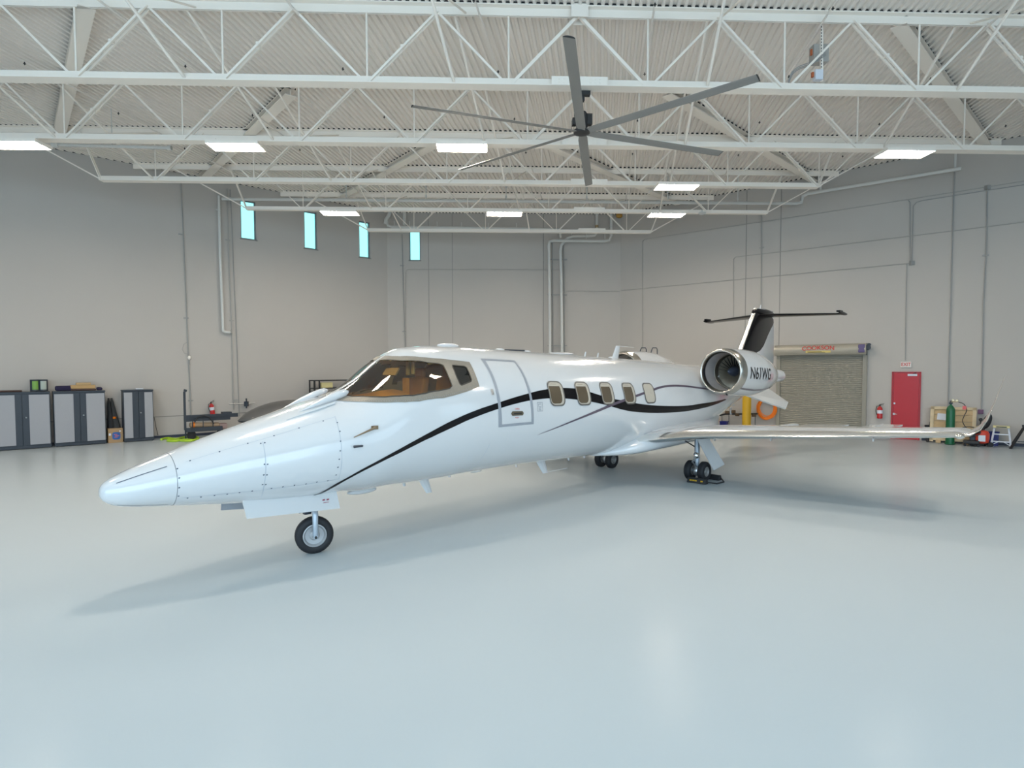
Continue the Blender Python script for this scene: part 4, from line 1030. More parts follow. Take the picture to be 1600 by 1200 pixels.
# ------------------------------------------------------------------ things on and along the walls
def wbox(mb, W, u0, v0, u1, v1, off, dp, mi=None):
    """box with real depth dp whose front lies `off` metres in front of wall W"""
    s0, z1 = W.sz(u0, v0, off); s1, z0 = W.sz(u1, v1, off); z0 = max(z0, 0.0)
    ps = [W.pt(a, b, o_) for o_ in (off, off-dp) for a, b in ((s0, z0), (s1, z0), (s1, z1), (s0, z1))]
    return mb.add(ps, [(0, 1, 2, 3), (7, 6, 5, 4), (0, 4, 5, 1), (1, 5, 6, 2), (2, 6, 7, 3), (3, 7, 4, 0)], mi)
def wpt(W, u, v, off): s, z = W.sz(u, v, off); return W.pt(s, z, off)
def wtube(mb, W, P, r, off, n=8, mi=None): return mb.tube([wpt(W, u, v, off) for u, v in P], r, n, mi)
def rebase(o, W, at=None):
    p = V(at) if at is not None else V(o.data.vertices[0].co)
    F = Matrix.Translation(p) @ Matrix.Rotation(W.rz, 4, 'Z'); o.data.transform(F.inverted()); o.matrix_world = F
    for c in o.children: c.data.transform(F.inverted())
    return o
def conduit(W, P, label, r=.016, off=.03, m=M_conduit, clamps=(), name='conduit', cat='conduit', boxes=()):
    o = wtube(MB(), W, P, r, off).build(name, m, smooth=True); tag(o, label, cat)
    for (u, v) in clamps:
        p = wpt(W, u, v, off); c_ = MB(); e = V(tuple(W.ex)); c_.bar(p-e*.09, p+e*.09, .03, .05); c_.build('clamp', m, o)
    for (u, v) in boxes:
        p = wpt(W, u, v, off); MB().box(p, (.12, .12, .14)).build('junction_box', m, o)
    return rebase(o, W)
def floorz(W, u, off): s, z = W.sz(u, 600, off); return s

# left wall
conduit(WL, [(282.5, 282), (287, 380), (292, 500), (296, 590), (299, 655)], 'thin grey conduit running down the left wall above the metal cart', .020, clamps=[(283, 366), (291, 497), (298, 626)])
tag(wtube(MB(), WL, [(292, 535), (287, 538), (285, 546), (288, 552), (294, 553), (297, 570)], .008, .05).build('cable', M_conduit), 'thin loose cable looped beside the left wall conduit', 'cable')
tag(MB().ell(wpt(WL, 296, 559, .07), (.06, .06, .08)).build('wall_lamp', M_steel, smooth=True), 'small white dome fixture on the left wall conduit', 'lamp')
o = conduit(WL, [(342, 306), (344, 400), (348.5, 514)], 'white drain pipe running down the left wall and ending at mid height', .052, .12, M_pipe, clamps=[(341, 328)], name='drain_pipe', cat='pipe')
p = wpt(WL, 348.5, 514, .12); e = V(tuple(WL.ex)); n_ = V(tuple(WL.ey))
Fi = o.matrix_world.inverted()
for q_, r_, nm, mt in (([p, p-V((0, 0, .08)), p+e*.08-V((0, 0, .12)), p+e*.3-V((0, 0, .12))], .055, 'elbow', M_pipe), ([p+e*.26-V((0, 0, .12)), p+e*.32-V((0, 0, .12))], .075, 'end_cap', M_conduit)):
    MB().tube([Fi @ a_ for a_ in q_], r_, 12).build(nm, mt, o, smooth=True)
conduit(WL, [(354.5, 295), (357.5, 400), (362, 500), (365, 640)], 'left one of two close conduits beside the white drain pipe', .026, m=M_conduit_l, clamps=[(356, 375), (362, 501), (368, 625)])
conduit(WL, [(360, 296), (365, 420), (369.5, 520), (374, 650)], 'right one of two close conduits beside the white drain pipe', .015, m=M_conduit)
m = MB(); wtube(m, WL, [(358, 631), (371, 631), (398, 630)], .018, .12); o = m.build('wall_faucet', M_satin, smooth=True); tag(o, 'small metal wall faucet with dark valve beside the left wall conduits', 'faucet')
m = MB(); p = wpt(WL, 385, 631, .14); m.box(p, (.14, .14, .2)); m.tube([p+V((0, 0, -.18)), p+V((0, 0, .22))], .03, 8); m.build('valve', M_dark, o, bevel=.02)
def extinguisher(W, u, vt, vb, label, off=.14, tilt=0.0):
    s, zt_ = W.sz(u, vt, off); _, zb_ = W.sz(u, vb, off); p = W.pt(s, zb_, off); h = zt_-zb_
    root = empty('fire_extinguisher', p, W.rz, label=label, cat='fire extinguisher'); R_ = h*.16; T = Matrix.Rotation(tilt, 3, 'Y')
    m = MB(); m.lathe([(R_*.8, 0), (R_, .02), (R_, h*.62), (R_*.75, h*.72), (R_*.35, h*.78), (R_*.3, h*.82)], n=16); m.build('cylinder', M_ered, root, smooth=True)
    m = MB(); m.lathe([(R_*1.02, h*.33), (R_*1.02, h*.55)], n=16, caps=False); m.build('label_band', M_paper, root, smooth=True)
    m = MB(); m.box((0, 0, h*.85), (.05, .05, .06)); m.bar((-.02, 0, h*.9), (.13, 0, h*1.0), .025, .015); m.bar((-.02, 0, h*.88), (.12, 0, h*.90), .025, .015); m.tube([(0, -.03, h*.84), (-.10, -.04, h*.8), (-.12, -.04, h*.5), (-.09, -.04, h*.25)], .012, 8); m.build('valve_handle', M_blk, root, smooth=True)
    m = MB(); m.box((0, R_+.02, h*.5), (.06, .04, h*.5)); m.build('wall_bracket', M_satin, root)
    root.rotation_euler = (0, tilt, W.rz); return root
extinguisher(WL, 332, 626, 648, 'red fire extinguisher on the left wall above the metal cart', tilt=-.12)
extinguisher(WR, 1375, 630, 654, 'red fire extinguisher with white label between rolling door and red door')
for u, lab in ((442, 'tiny dark valve on the left wall low beside the aircraft nose, left one'), (448, 'tiny dark red valve just right of another low on the left wall')):
    tag(MB().box(wpt(WL, u, 628.5, .06), (.12, .12, .12)).build('valve_box', M_brown if u > 445 else M_blk), lab, 'valve')
tag(MB().box(wpt(WL, 460.5, 628.5, .06), (.10, .10, .16)).build('valve_box', mat('dull_rose', (.3, .1, .08), .6)), 'tiny rose coloured valve box low on the left wall near the rain ducts', 'valve')

# storage cabinets
def cabinet(s_left, s_right, off, label, grey=.76):
    wd = s_left-s_right; p = WL.pt(s_left, 0, off); root = empty('storage_cabinet', p, WL.rz, label=label, cat='cabinet', group='tall grey storage cabinets on the left wall'); H_ = 1.83
    m = MB(); m.box((wd/2, .24, H_/2+.04), (wd, .44, H_-.10)); m.box((wd/2, .22, H_-.01), (wd+.02, .50, .04)); m.box((wd/2, .02, .06), (wd, .04, .08)); m.build('body', M_dark, root)
    for k in (0, 1):
        x0 = wd/2*k; a, b = x0+.008, x0+wd/2-.008
        d = MB().box(((a+b)/2, -.004, H_/2+.03), (b-a, .03, H_-.20)).build('door', M_dark, root)
        g0, g1 = (a+.015, a+(b-a)*grey) if k == 0 else (b-(b-a)*grey, b-.015)
        MB().box(((g0+g1)/2, -.024, H_/2+.03), (g1-g0, .018, H_-.22)).build('door_panel', M_cabgrey, d)
        if k: MB().lathe([(.02, 0), (.025, .01), (.012, .03)], (a+(b-a)*.12, -.02, 1.02), (0, -1, 0), 12).build('lock_knob', M_satin, d)
    for x in (.05, wd-.05):
        for y in (.04, .4): MB().box((x, y, .025), (.04, .04, .05)).build('foot', M_blk, root)
    return root
OFF = .62
sL = lambda u: WL.sz(u, 650, OFF)[0]
cabinet(sL(79)+1.42, sL(79), OFF, 'tall grey storage cabinet cut off by the left edge of the view')
cabinet(sL(84), sL(165), OFF, 'tall grey storage cabinet with cardboard boxes lying on top')
cabinet(sL(193), sL(240), OFF, 'narrow grey storage cabinet standing alone right of the cardboard box', grey=.60)
ZC = 1.85
def oncab(u): s = sL(u); return s
def cab_item(name, u0, u1, h, dp, mt, label, cat, z0=ZC, bevel=0.01, inset=.08):
    s0, s1 = sL(u0), sL(u1); p = WL.pt((s0+s1)/2, z0, OFF-inset-dp/2); o = MB().box((0, 0, h/2), (abs(s0-s1), dp, h)).build(name, mt, bevel=bevel); o.location = p; o.rotation_euler = (0, 0, WL.rz); return tag(o, label, cat)
cab_item('folded_cloth', -4, 36, .05, .30, M_brown, 'flat brown cloth lying on the leftmost cabinet', 'cloth', bevel=.02)
for u, lab, c_ in ((56.5, 'left one of two tall tins on the leftmost cabinet', M_green), (69.5, 'right one of two tall tins on the leftmost cabinet', M_paper)):
    s = sL(u); p = WL.pt(s, ZC, OFF-.25); rt = empty('tin', p, WL.rz, label=lab, cat='tin', group='two tall tins on the leftmost cabinet')
    MB().lathe([(.125, 0), (.13, .01), (.125, .02), (.125, .37), (.13, .38), (.12, .385), (.11, .38)], n=24).build('can', M_dark, rt, smooth=True)
    m = MB(); k = [(.127*math.cos(a), .127*math.sin(a)) for a in [-PI*.5+i*.15 for i in range(-4, 6)]]
    vs = [(x, y, z) for x, y in k for z in (.06, .34)]; m.add(vs, [(2*i, 2*i+2, 2*i+3, 2*i+1) for i in range(len(k)-1)]); m.build('label', mat('can_label_lime', (.18, .35, .06), .5) if c_ is M_green else mat('can_label_pale', (.42, .46, .40), .5), rt, smooth=True)
cab_item('folded_tarp', 88, 116, .17, .32, M_navy, 'folded navy blue tarp on the cabinet beside the cardboard boxes', 'tarp', bevel=.05)
cab_item('tarp_base', 112, 152, .06, .34, M_brown, 'dark flat folded cloth under the cardboard box on the cabinet', 'cloth', bevel=.02)
cab_item('cardboard_box', 112, 151, .12, .30, M_cardl, 'wide flat cardboard box on top of the second cabinet', 'box', z0=ZC+.065)
cab_item('cardboard_box', 121, 144, .08, .22, mat('card_light', (.5, .33, .16), .8), 'small cardboard box stacked on the wide one above the cabinet', 'box', z0=ZC+.19)
cab_item('crumpled_bag', 153, 162, .10, .25, M_navy, 'small dark crumpled bag at the right end of the second cabinet', 'bag', bevel=.04)
cab_item('paper_stack', 214, 226, .04, .2, M_paper, 'small white paper stack on the narrow cabinet', 'paper')
# cardboard box with blue emblem between the cabinets
s0, s1 = WL.sz(168.5, 670, .50)[0], WL.sz(192, 670, .50)[0]; wd = s0-s1; p = WL.pt(s0, 0, .50)
bx = empty('cardboard_box', p, WL.rz, label='cardboard box with a round blue emblem on the floor between cabinets', cat='box')
MB().box((wd/2, .2, .25), (wd, .40, .50)).build('carton', M_card, bx, bevel=.006)
m = MB(); 
m.add([(wd*.55+.12*math.copysign(abs(math.cos(a))**.5, math.cos(a)), -.004, .24+.13*math.copysign(abs(math.sin(a))**.5, math.sin(a))) for a in [2*PI*j/32 for j in range(32)]], [tuple(range(32))]); m.build('blue_emblem', M_lblue, bx, fix=False)
m = MB()
for (x, z, w_, h_) in ((.50, .29, .10, .03), (.60, .24, .12, .035), (.52, .19, .09, .03)): m.box((wd*x, -.007, z), (w_, .004, h_))
m.build('emblem_marks', mat('emblem_rose', (.45, .15, .2), .6), bx)
m = MB(); m.box((wd*.12, -.006, .30), (.06, .004, .08)); m.box((wd*.8, -.006, .40), (.05, .004, .04)); m.build('shipping_label', M_paper, bx)
# folded black umbrellas / funnels behind it
for k, (u, vt, x1, lab) in enumerate(((169.5, 622, -.05, 'left one of two dark folded shades leaning behind the cardboard box'), (174, 622, .25, 'right one of two dark folded shades, wider at the foot, behind the cardboard box'))):
    b = WL.pt(WL.sz(u+5+6*k, 650, .22)[0], 0.02, .22); t = wpt(WL, u, vt, .16); m = MB(); m.tube([b, b+(t-b)*.35, b+(t-b)*.9, t], [.12+.02*k, .12, .05, .03], 10); o = m.build('closed_umbrella', M_blk if k == 0 else mat('dark_grey_fabric', (.05, .05, .05), .8), smooth=True); tag(o, lab, 'umbrella', 'dark folded shades behind the cardboard box')
    if k: MB().box(b+(t-b)*.55+V((.05, -.1, 0)), (.08, .06, .07)).build('orange_clip', M_orange, o)
tag(wtube(MB(), WL, [(241, 652), (244, 668), (247, 680)], .01, .06).build('cable', M_blk), 'thin black cable hanging beside the narrow cabinet', 'cable')

# metal cart
ct = empty('metal_cart', WL.pt(WL.sz(288, 650, 1.3)[0], 0, 1.3), WL.rz, label='dark metal cart frame carrying a brown tank near the left wall', cat='cart')
def inv_parent(o, root): o.parent = root; o.matrix_parent_inverse = (Matrix.Translation(root.location) @ Matrix.Rotation(root.rotation_euler[2], 4, 'Z')).inverted(); return o
def cp(name, m, mt, **k): return inv_parent(m.build(name, mt, **k), ct)
m = MB(); wbox(m, WL, 286.5, 612, 291.5, 672, 1.3, .06); m.bar(wpt(WL, 289, 612, 1.28), wpt(WL, 290, 608.5, 1.28), .05, .1); cp('back_panel', m, M_dark)
m = MB(); wbox(m, WL, 291, 649, 372, 651, 1.3, .05); wbox(m, WL, 291, 653.5, 360, 655.5, 1.3, .05); wbox(m, WL, 291, 669, 348, 672, 1.3, .08); cp('rail', m, M_dark)
m = MB()
for u in (301, 317.5, 333): wbox(m, WL, u-.7, 651, u+.9, 672, 1.3, .04)
cp('upright', m, M_dark)
a = wpt(WL, 296, 664, 1.15); b = wpt(WL, 343, 664, 1.15); cp('tank', MB().tube([a, a+(b-a)*.04, a+(b-a)*.96, b], [.06, .10, .10, .06], 16), mat('tank_brown', (.35, .24, .15), .5), smooth=True)
cp('tank_band', MB().tube([a+(b-a)*.10, a+(b-a)*.16], .112, 16), M_orange, smooth=True)
cp('hose', wtube(MB(), WL, [(304, 660), (309, 652), (318, 649.5), (327, 652), (334, 662)], .02, 1.33), M_blk, smooth=True)
m = MB(); wbox(m, WL, 348.5, 644, 362.5, 650, 1.28, .3); cp('battery_box', m, M_dark)
m = MB(); wbox(m, WL, 338, 662, 356, 670, 1.2, .3); cp('pump', m, mat('pump_rose', (.32, .22, .20), .6), bevel=.05)
m = MB()
for u in (299, 345):
    for o_ in (1.2, .7):
        q = wpt(WL, u, 672, o_); q.z = .14; m.lathe([(.14, -.04), (.15, 0), (.14, .04)], q, tuple(WL.ey), 18)
cp('caster', m, M_rubber)
m = MB()
for u in (290, 345): q = wpt(WL, u, 671, 1.25); m.bar(q, V((q.x, q.y, 0.02)), .04, .04)
cp('leg', m, M_dark)
# grey curved cover behind the nose
c0 = wpt(WL, 459, 664, 1.7); m = MB(); G = []
ex_, ey_ = V(tuple(WL.ex)), V(tuple(WL.ey))
for i in range(17):
    q = -1+2*i/16; hw = .75*math.sqrt(max(0, 1-q*q))+.01; hh = .72*(max(0, 1-abs(q)**2.2))**.8+.01
    G.append([V((c0.x, c0.y, .62))+ex_*(q*2.1)+ey_*(math.cos(t)*hw)+V((0, 0, hh*math.sin(t))) for t in [PI*j/14 for j in range(15)]])
m.loft(G, closed=False, caps=False); o = m.build('cover_shell', M_cover, smooth=True)
cvr = empty('equipment_cover', (c0.x, c0.y, 0), label='low dark grey domed cover on a stand, half hidden behind the aircraft nose', cat='cover'); o.parent = cvr; o.location = -cvr.location
m = MB(); m.box((0, 0, .58), (3.9, .9, .06)); 
for x in (-1.7, 1.7):
    for y in (-.35, .35): m.box((x, y, .28), (.06, .06, .56))
o = m.build('stand', M_dark, cvr); o.rotation_euler = (0, 0, WL.rz)
# rack further along the left wall
m = MB(); s0 = WL.sz(491, 600, .9)[0]; s1 = s0-1.9; zt_ = WL.sz(491, 594, .9)[1]
rk = empty('metal_rack', WL.pt(s0, 0, .9), WL.rz, label='black metal shelf rack by the wall, its top showing above the aircraft nose', cat='rack')
for x in (0, .22, 1.9):
    for y in (0, .5): MB().box((x, y, zt_/2), (.05, .05, zt_)).build('post', M_blk, rk)
for z in (.3, 1.0, zt_-.35, zt_-.02): MB().box((.95, .25, z), (1.95, .55, .04)).build('shelf', M_blk, rk)
MB().box((.6, .25, zt_-.22), (.5, .3, .22)).build('shelf_bin', M_lyel, rk)
# lime strap on the floor
pt_ = [(252, 686.5), (262, 684.5), (275, 686), (286, 683.5), (300, 682), (310, 684), (303, 687.5), (288, 687), (274, 689), (262, 688.5), (270, 686.5), (284, 688.5), (298, 688.5), (309, 686)]
m = MB(); m.tube([V(tuple(on_floor(u, v, .035))) for u, v in smoothpoly(pt_, 4)], .045, 6); tag(m.build('lime_hose', M_lime, smooth=True), 'lime green hose heaped on the floor below the cart', 'hose')

# back wall
conduit(WB, [(628, 366), (630, 440), (633.5, 560)], 'dark thin conduit down the back wall left of its window joint', .020, clamps=[(628, 415), (631.5, 518)])
conduit(WB, [(634, 560), (634, 424), (637, 421), (760, 421), (877, 422)], 'pale thin conduit turning and running level across the back wall', .012, m=M_conduit_l)
conduit(WB, [(884, 454.8), (930, 455), (968, 455.5)], 'pale thin level conduit at the right end of the back wall', .012, m=M_conduit_l)
def bigpipe(P, label, r=.062, off=.28, W=WB, extra=None):
    o = wtube(MB(), W, P, r, off, 14).build('roof_drain_pipe', M_pipe, smooth=True); tag(o, label, 'pipe')
    for (u, v) in (extra or []):
        p = wpt(W, u, v, off); MB().tube([p, p+V((0, 0, .22))], .02, 6).build('hanger', M_pipe, o)
    return o
bigpipe([(604, 345), (606, 352), (612, 354.5), (700, 355.5), (860, 358), (872, 358.5), (875.5, 362), (876, 372)], 'long white drain pipe running level under the roof along the back wall', .062, .45, extra=[(616, 353), (640, 353), (683, 354), (721, 355), (763, 355.5), (807, 356)])
bigpipe([(632, 328), (632, 352)], 'short white drain riser near the last wall window', .07, .45)
bigpipe([(609, 330), (608, 336), (603, 343), (602, 350)], 'short curved white pipe piece near the left back corner under the roof', .08, .5)
o = bigpipe([(932.5, 331), (932.5, 363), (929, 368), (922, 368.7), (895, 369.5), (887, 372), (877, 383), (875.5, 392), (877, 430), (879, 600)], 'white drain pipe with a slanted elbow coming down the back wall', .068, .34, extra=[(893, 367), (916, 367)])
MB().tube([wpt(WB, 932.5, 352, .34), wpt(WB, 932.5, 356, .34)], .078, 12).build('brass_collar', mat('brass_dull', (.45, .33, .18), .5, metal=.4), o)
bigpipe([(955, 331), (955, 368), (952, 375), (945, 376.7), (866, 376), (858.5, 377.5), (857.5, 384), (858.5, 430), (860, 600)], 'white drain pipe with a long level run coming down the back wall', .068, .40, extra=[(916, 373), (945, 373)])
sp = None
m = MB(); rt = empty('pipe_support', WB.pt(WB.sz(870, 500)[0], 0, 0), label='dark strut frame on the back wall holding the two drain pipes', cat='support')
for u0, u1 in ((862.8, 864.8), (880.5, 882.3)): wtube(m, WB, [(u0, 378), (u1, 600)], .028, .1)
inv_parent(m.build('strut', M_conduit), rt)
for v in (405.5, 460.5, 540):
    m = MB(); m.bar(wpt(WB, 855.5, v, .14), wpt(WB, 886, v, .14), .05, .05); inv_parent(m.build('cross_bar', M_conduit), rt)
bp_ = wpt(WB, 967.5, 337, .5); bm_ = MB(); bm_.ell(bp_, (.16, .12, .12)); bm_.tube([bp_, V((bp_.x, bp_.y, ZD+.03))], .03, 8); tag(bm_.build('brass_valve', mat('brass', (.45, .25, .06), .4, metal=.6), smooth=True), 'small brass valve hanging under the roof near the right back corner', 'valve')

# sprinkler main crossing in front of the last truss
a = WL.pt(7.2, 9.20, .12); b = wpt(WR, 1244, 318, .7)
c1 = wpt(WR, 1252, 316.5, .45); c2 = wpt(WR, 1254, 307, .42); c3 = wpt(WR, 1262, 302.5, .40); c4 = wpt(WR, 1502, 263, .40)
o = MB().tube([a, b, c1, c2, c3, c4], .062, 14).build('sprinkler_main', M_pipe, smooth=True); tag(o, 'long white sprinkler main pipe crossing below the roof and along the right wall', 'pipe')
for q in (.22, .36, .50, .64, .78, .9):
    p = a+(b-a)*q; m = MB(); m.tube([p, V((p.x, p.y, ZD))], .018, 6); m.tube([p+V((0, 0, .12)), p+V((0, 0, .2))], .035, 8); m.tube([p+V((0, 0, .5)), p+V((0, 0, .56))], .035, 8); m.build('hanger', M_pipe, o)
for (u, v) in ((1282, 296), (1492, 262)):
    p = wpt(WR, u, v+3, .40); MB().tube([p, V((p.x, p.y, ZD))], .035, 8).build('hanger', M_pipe, o)
p0 = V(tuple(on_plane(82, 226, (0, 17.2, 0), np.array([0, 1., 0])))); p1 = V(tuple(on_plane(268, 231, (0, 17.2, 0), np.array([0, 1., 0]))))
o = MB().tube([p0, p1], .045, 10).build('short_pipe', M_pipe, smooth=True); tag(o, 'short white level pipe below the roof near the left wall', 'pipe')
MB().tube([p1+(p0-p1)*.0, p1+(p0-p1)*.03], .07, 10).build('coupling', M_pipe, o); MB().tube([p0+(p1-p0)*.0, p0+(p1-p0)*.05], .08, 10).build('coupling', M_pipe, o)
MB().tube([p0+(p1-p0)*.5, V((p0+(p1-p0)*.5)[:2]).to_3d()+V((0, 0, ZD))], .012, 6).build('hanger', M_pipe, o)

# right wall conduits
conduit(WR, [(1190, 330), (1189.5, 420), (1188.5, 520)], 'conduit with a clamp running down the right wall above the aircraft tail', .024, m=M_conduit_l, clamps=[(1190, 387)])
conduit(WR, [(1491.5, 266), (1487, 420), (1483, 560), (1481.5, 640)], 'dark conduit running down the right wall to the wooden crate', .020)
conduit(WR, [(1543, 291), (1541, 395), (1537, 470), (1533.5, 641)], 'dark conduit running down the right wall to the alarm box', .020, boxes=[(1543, 293)], clamps=[(1540, 399)])
conduit(WR, [(1004, 560), (1004, 377), (1008, 373.5), (1130, 355.5), (1290, 331.5), (1423, 311), (1600, 283), (1640, 277)], 'long pale conduit sloping along the top of the right wall', .014, m=M_conduit_l)
conduit(WR, [(1425, 409), (1427, 322), (1432, 316), (1440, 313.5), (1600, 288.5), (1640, 282)], 'pale conduit turning down from the top of the right wall to a small box', .013, m=M_conduit, boxes=[(1425, 411)])
conduit(WR, [(1422, 408), (1422, 316), (1419, 313)], 'short pale conduit just left of another dropping to a small wall box', .013, m=M_conduit)
conduit(WR, [(1417, 412), (1415.5, 480), (1414.5, 563)], 'thin dark conduit dropping to the exit sign', .012, m=M_conduit)
conduit(WR, [(970, 454), (1150, 437), (1420, 411.5)], 'pale conduit running level from the back corner to a small box on the right wall', .012, m=M_conduit_l)
conduit(WR, [(1146, 500), (1146, 405), (1149, 401.5), (1250, 390), (1600, 347), (1640, 342)], 'pale conduit crossing the middle of the right wall', .013, m=M_conduit_l)
m = MB(); wbox(m, WR, 1528, 640, 1536.5, 647, .10, .10); tag(m.build('alarm_box', M_purplebox, bevel=.01), 'small plum coloured alarm box on the right wall above the crate', 'alarm')

# rolling door
s0, s1 = 7.22, 10.33; W = WR
rd = empty('door_2', W.pt(s0, 0, 0), W.rz, kind='structure'); wd = s1-s0
m = MB(); n = 44; H_ = 3.12; vs = []
for i in range(n*3+1):
    z = H_*i/(n*3); y = -.06-(.018 if i % 3 == 0 else 0)-(.0 if i % 3 else 0)
    vs += [(.10, y, z), (wd-.10, y, z)]
m.add(vs, [(2*i, 2*i+1, 2*i+3, 2*i+2) for i in range(n*3)]); inv = m.build('curtain', M_roll, rd, fix=False)
for x in (.05, wd-.05): MB().box((x, -.06, H_/2), (.14, .12, H_)).build('guide_rail', M_roll, rd)
m = MB(); prof_ = [(.0, H_-.06), (-.34, H_-.06), (-.40, H_+.02), (-.42, H_+.14), (-.38, H_+.27), (-.28, H_+.34), (0, H_+.34)]
vs = [(x, y, z) for x in (-.04, wd+.02) for y, z in prof_]; k = len(prof_)
m.add(vs, [tuple(range(k)), tuple(range(2*k-1, k-1, -1))]+[(i, i+1, k+i+1, k+i) for i in range(k-1)]+[(k-1, 0, k, 2*k-1)]); m.build('hood', M_hood, rd, smooth=True, angle=40)
tv, tf = text_mesh('COOKSON', .24, 0, 1.0, bold=.012)
def hoodface(v): # lettering arched on the hood front
    x, z = v[0], v[1]+.03*(1-(v[0]/.6)**2)
    return (wd*.50+x*.93, -.437, H_+.175+z*.9)
MB().add([hoodface(v) for v in tv], tf).build('sticker_lettering', M_textr, rd, fix=False)
m = MB(); m.box((wd*.50, -.425, H_+.055), (.86, .02, .075)); m.build('sticker_band', mat('sticker_yellow', (.70, .55, .18), .6), rd)
m = MB(); m.box((wd*.5-.12, -.437, H_+.055), (.5, .005, .012)); m.box((wd*.5-.05, -.437, H_+.035), (.6, .005, .010)); m.build('sticker_small_print', M_text, rd)
m = MB(); m.box((wd-.12, -.30, H_+.15), (.22, .24, .3)); m.build('motor', mat('motor_violet', (.12, .09, .20), .5), rd, bevel=.03)
m = MB(); m.lathe([(.10, 0), (.10, .05), (.04, .06)], (wd+.06, -.25, H_+.18), (0, -1, 0), 14); m.tube([(wd+.02, -.25, H_+.1), (wd+.02, -.25, H_-.1)], .02, 6); m.lathe([(.06, 0), (.06, .05)], (wd+.10, -.25, H_+.28), (0, -1, 0), 12); m.build('chain_wheel', M_dark, rd)
# red door, exit sign
d0 = empty('door_1', WR.pt(11.15, 0, 0), WR.rz, kind='structure'); wd = .82
MB().box((wd/2, -.015, 1.19), (wd-.06, .045, 2.36)).build('door_leaf', M_red, d0)
m = MB(); m.box((.0, -.02, 1.2), (.05, .06, 2.40)); m.box((wd, -.02, 1.2), (.05, .06, 2.40)); m.box((wd/2, -.02, 2.395), (wd+.05, .06, .04)); m.build('door_frame', mat('frame_red', (.40, .02, .03), .4), d0)
m = MB(); m.box((.075, -.05, 1.28), (.05, .03, .06)); m.build('deadbolt', M_satin, d0)
m = MB(); m.box((.065, -.055, .90), (.06, .03, .07)); m.tube([(.065, -.06, .90), (.065, -.10, .90), (.17, -.10, .895)], .011, 8); m.build('door_handle', M_satin, d0)
m = MB(); m.box((wd-.23, -.05, 2.30), (.28, .03, .075)); m.build('door_closer', M_paper, d0); 
m = MB(); m.bar((wd-.2, -.06, 2.34), (wd-.12, -.12, 2.39), .02, .015); m.build('closer_arm', M_dark, d0)
ex = empty('exit_sign', WR.pt(11.38, 2.57, 0.0), WR.rz, label='white exit sign with red lettering above the red door', cat='sign')
MB().box((.16, -.03, .10), (.32, .06, .20)).build('sign_box', M_exit, ex, bevel=.006)
tv, tf = text_mesh('EXIT', .17, 0, .82, bold=.015); MB().add([(.16+v[0], -.063, .10+v[1]) for v in tv], tf).build('exit_lettering', M_textr, ex, fix=False)

# wooden crate leaning against the right wall
s0 = WR.sz(1452.5, 660, .55)[0]; s1 = WR.sz(1525, 660, .55)[0]; wd = s1-s0; zt_ = WR.sz(1480, 637.5, .4)[1]
cr = empty('wooden_crate', WR.pt(s0, 0, .46), WR.rz, label='flat wooden crate with a paper note leaning on the right wall', cat='crate')
H_ = zt_; T = Matrix.Rotation(math.radians(-9), 3, 'X'); 
def cb(name, c_, d, mt, par=cr): 
    m = MB(); v = T @ V(c_); m.box(v, d, T); return m.build(name, mt, par)
for k in range(5): cb('board', (wd/2, 0, .10+(H_-.12)*(k+.5)/5), (wd-.12, .03, (H_-.12)/5-.012), M_wood)
for x in (.05, wd-.05): cb('frame_board', (x, -.03, H_/2+.04), (.10, .05, H_), M_woodl)
cb('frame_board', (wd/2, -.03, H_+.0), (wd, .05, .09), M_woodl); cb('frame_board', (wd/2, -.03, .12), (wd, .05, .09), M_woodl)
cb('skid', (.25, -.05, .05), (.14, .12, .10), M_wood); cb('skid', (wd-.25, -.05, .05), (.14, .12, .10), M_wood)
m = MB(); m.box(T @ V((.34, -.022, H_-.30)), (.30, .004, .22), T @ Matrix.Rotation(.08, 3, 'Y')); m.build('paper_note', M_paper, cr)
# green gas cylinder
p = WR.pt(WR.sz(1485, 660, .78)[0], 0, .78); gc = empty('gas_cylinder', (p[0], p[1], 0), WR.rz, label='tall green gas cylinder with a regulator in front of the crate', cat='cylinder')
m = MB(); m.lathe([(.12, 0), (.15, .02), (.15, .05), (.125, .06), (.125, 1.10), (.118, 1.18), (.09, 1.25), (.05, 1.30), (.035, 1.31), (.035, 1.34)], n=28); m.build('tank', M_green, gc, smooth=True, angle=50)
m = MB(); m.lathe([(.035, 1.34), (.03, 1.42), (.02, 1.44)], n=12); m.box((0, 0, 1.38), (.10, .05, .05)); m.tube([(-.03, 0, 1.44), (.03, 0, 1.44)], .02, 8); m.build('valve', M_dark, gc)
m = MB(); 
for x, z in ((.06, 1.48), (.16, 1.47)): m.lathe([(.04, 0), (.04, .03), (.035, .035)], (x, -.05, z), (0, -1, 0), 16)
m.tube([(0, -.02, 1.42), (.10, -.03, 1.43), (.2, -.03, 1.44)], .016, 8); m.build('regulator', mat('brass_light', (.6, .48, .3), .3, metal=.7), gc)
pth = smoothpoly([(.20, 1.42), (.34, 1.36), (.42, 1.18), (.36, .98), (.32, .80), (.40, .62), (.52, .50), (.75, .52), (.9, .58)], 4)
MB().tube([(x, -.05, z) for x, z in pth], .012, 8).build('hose', M_blk, gc, smooth=True)
MB().box((.36, -.06, 1.24), (.10, .01, .12)).build('red_tag', mat('tag_red', (.7, .12, .12), .5), gc)
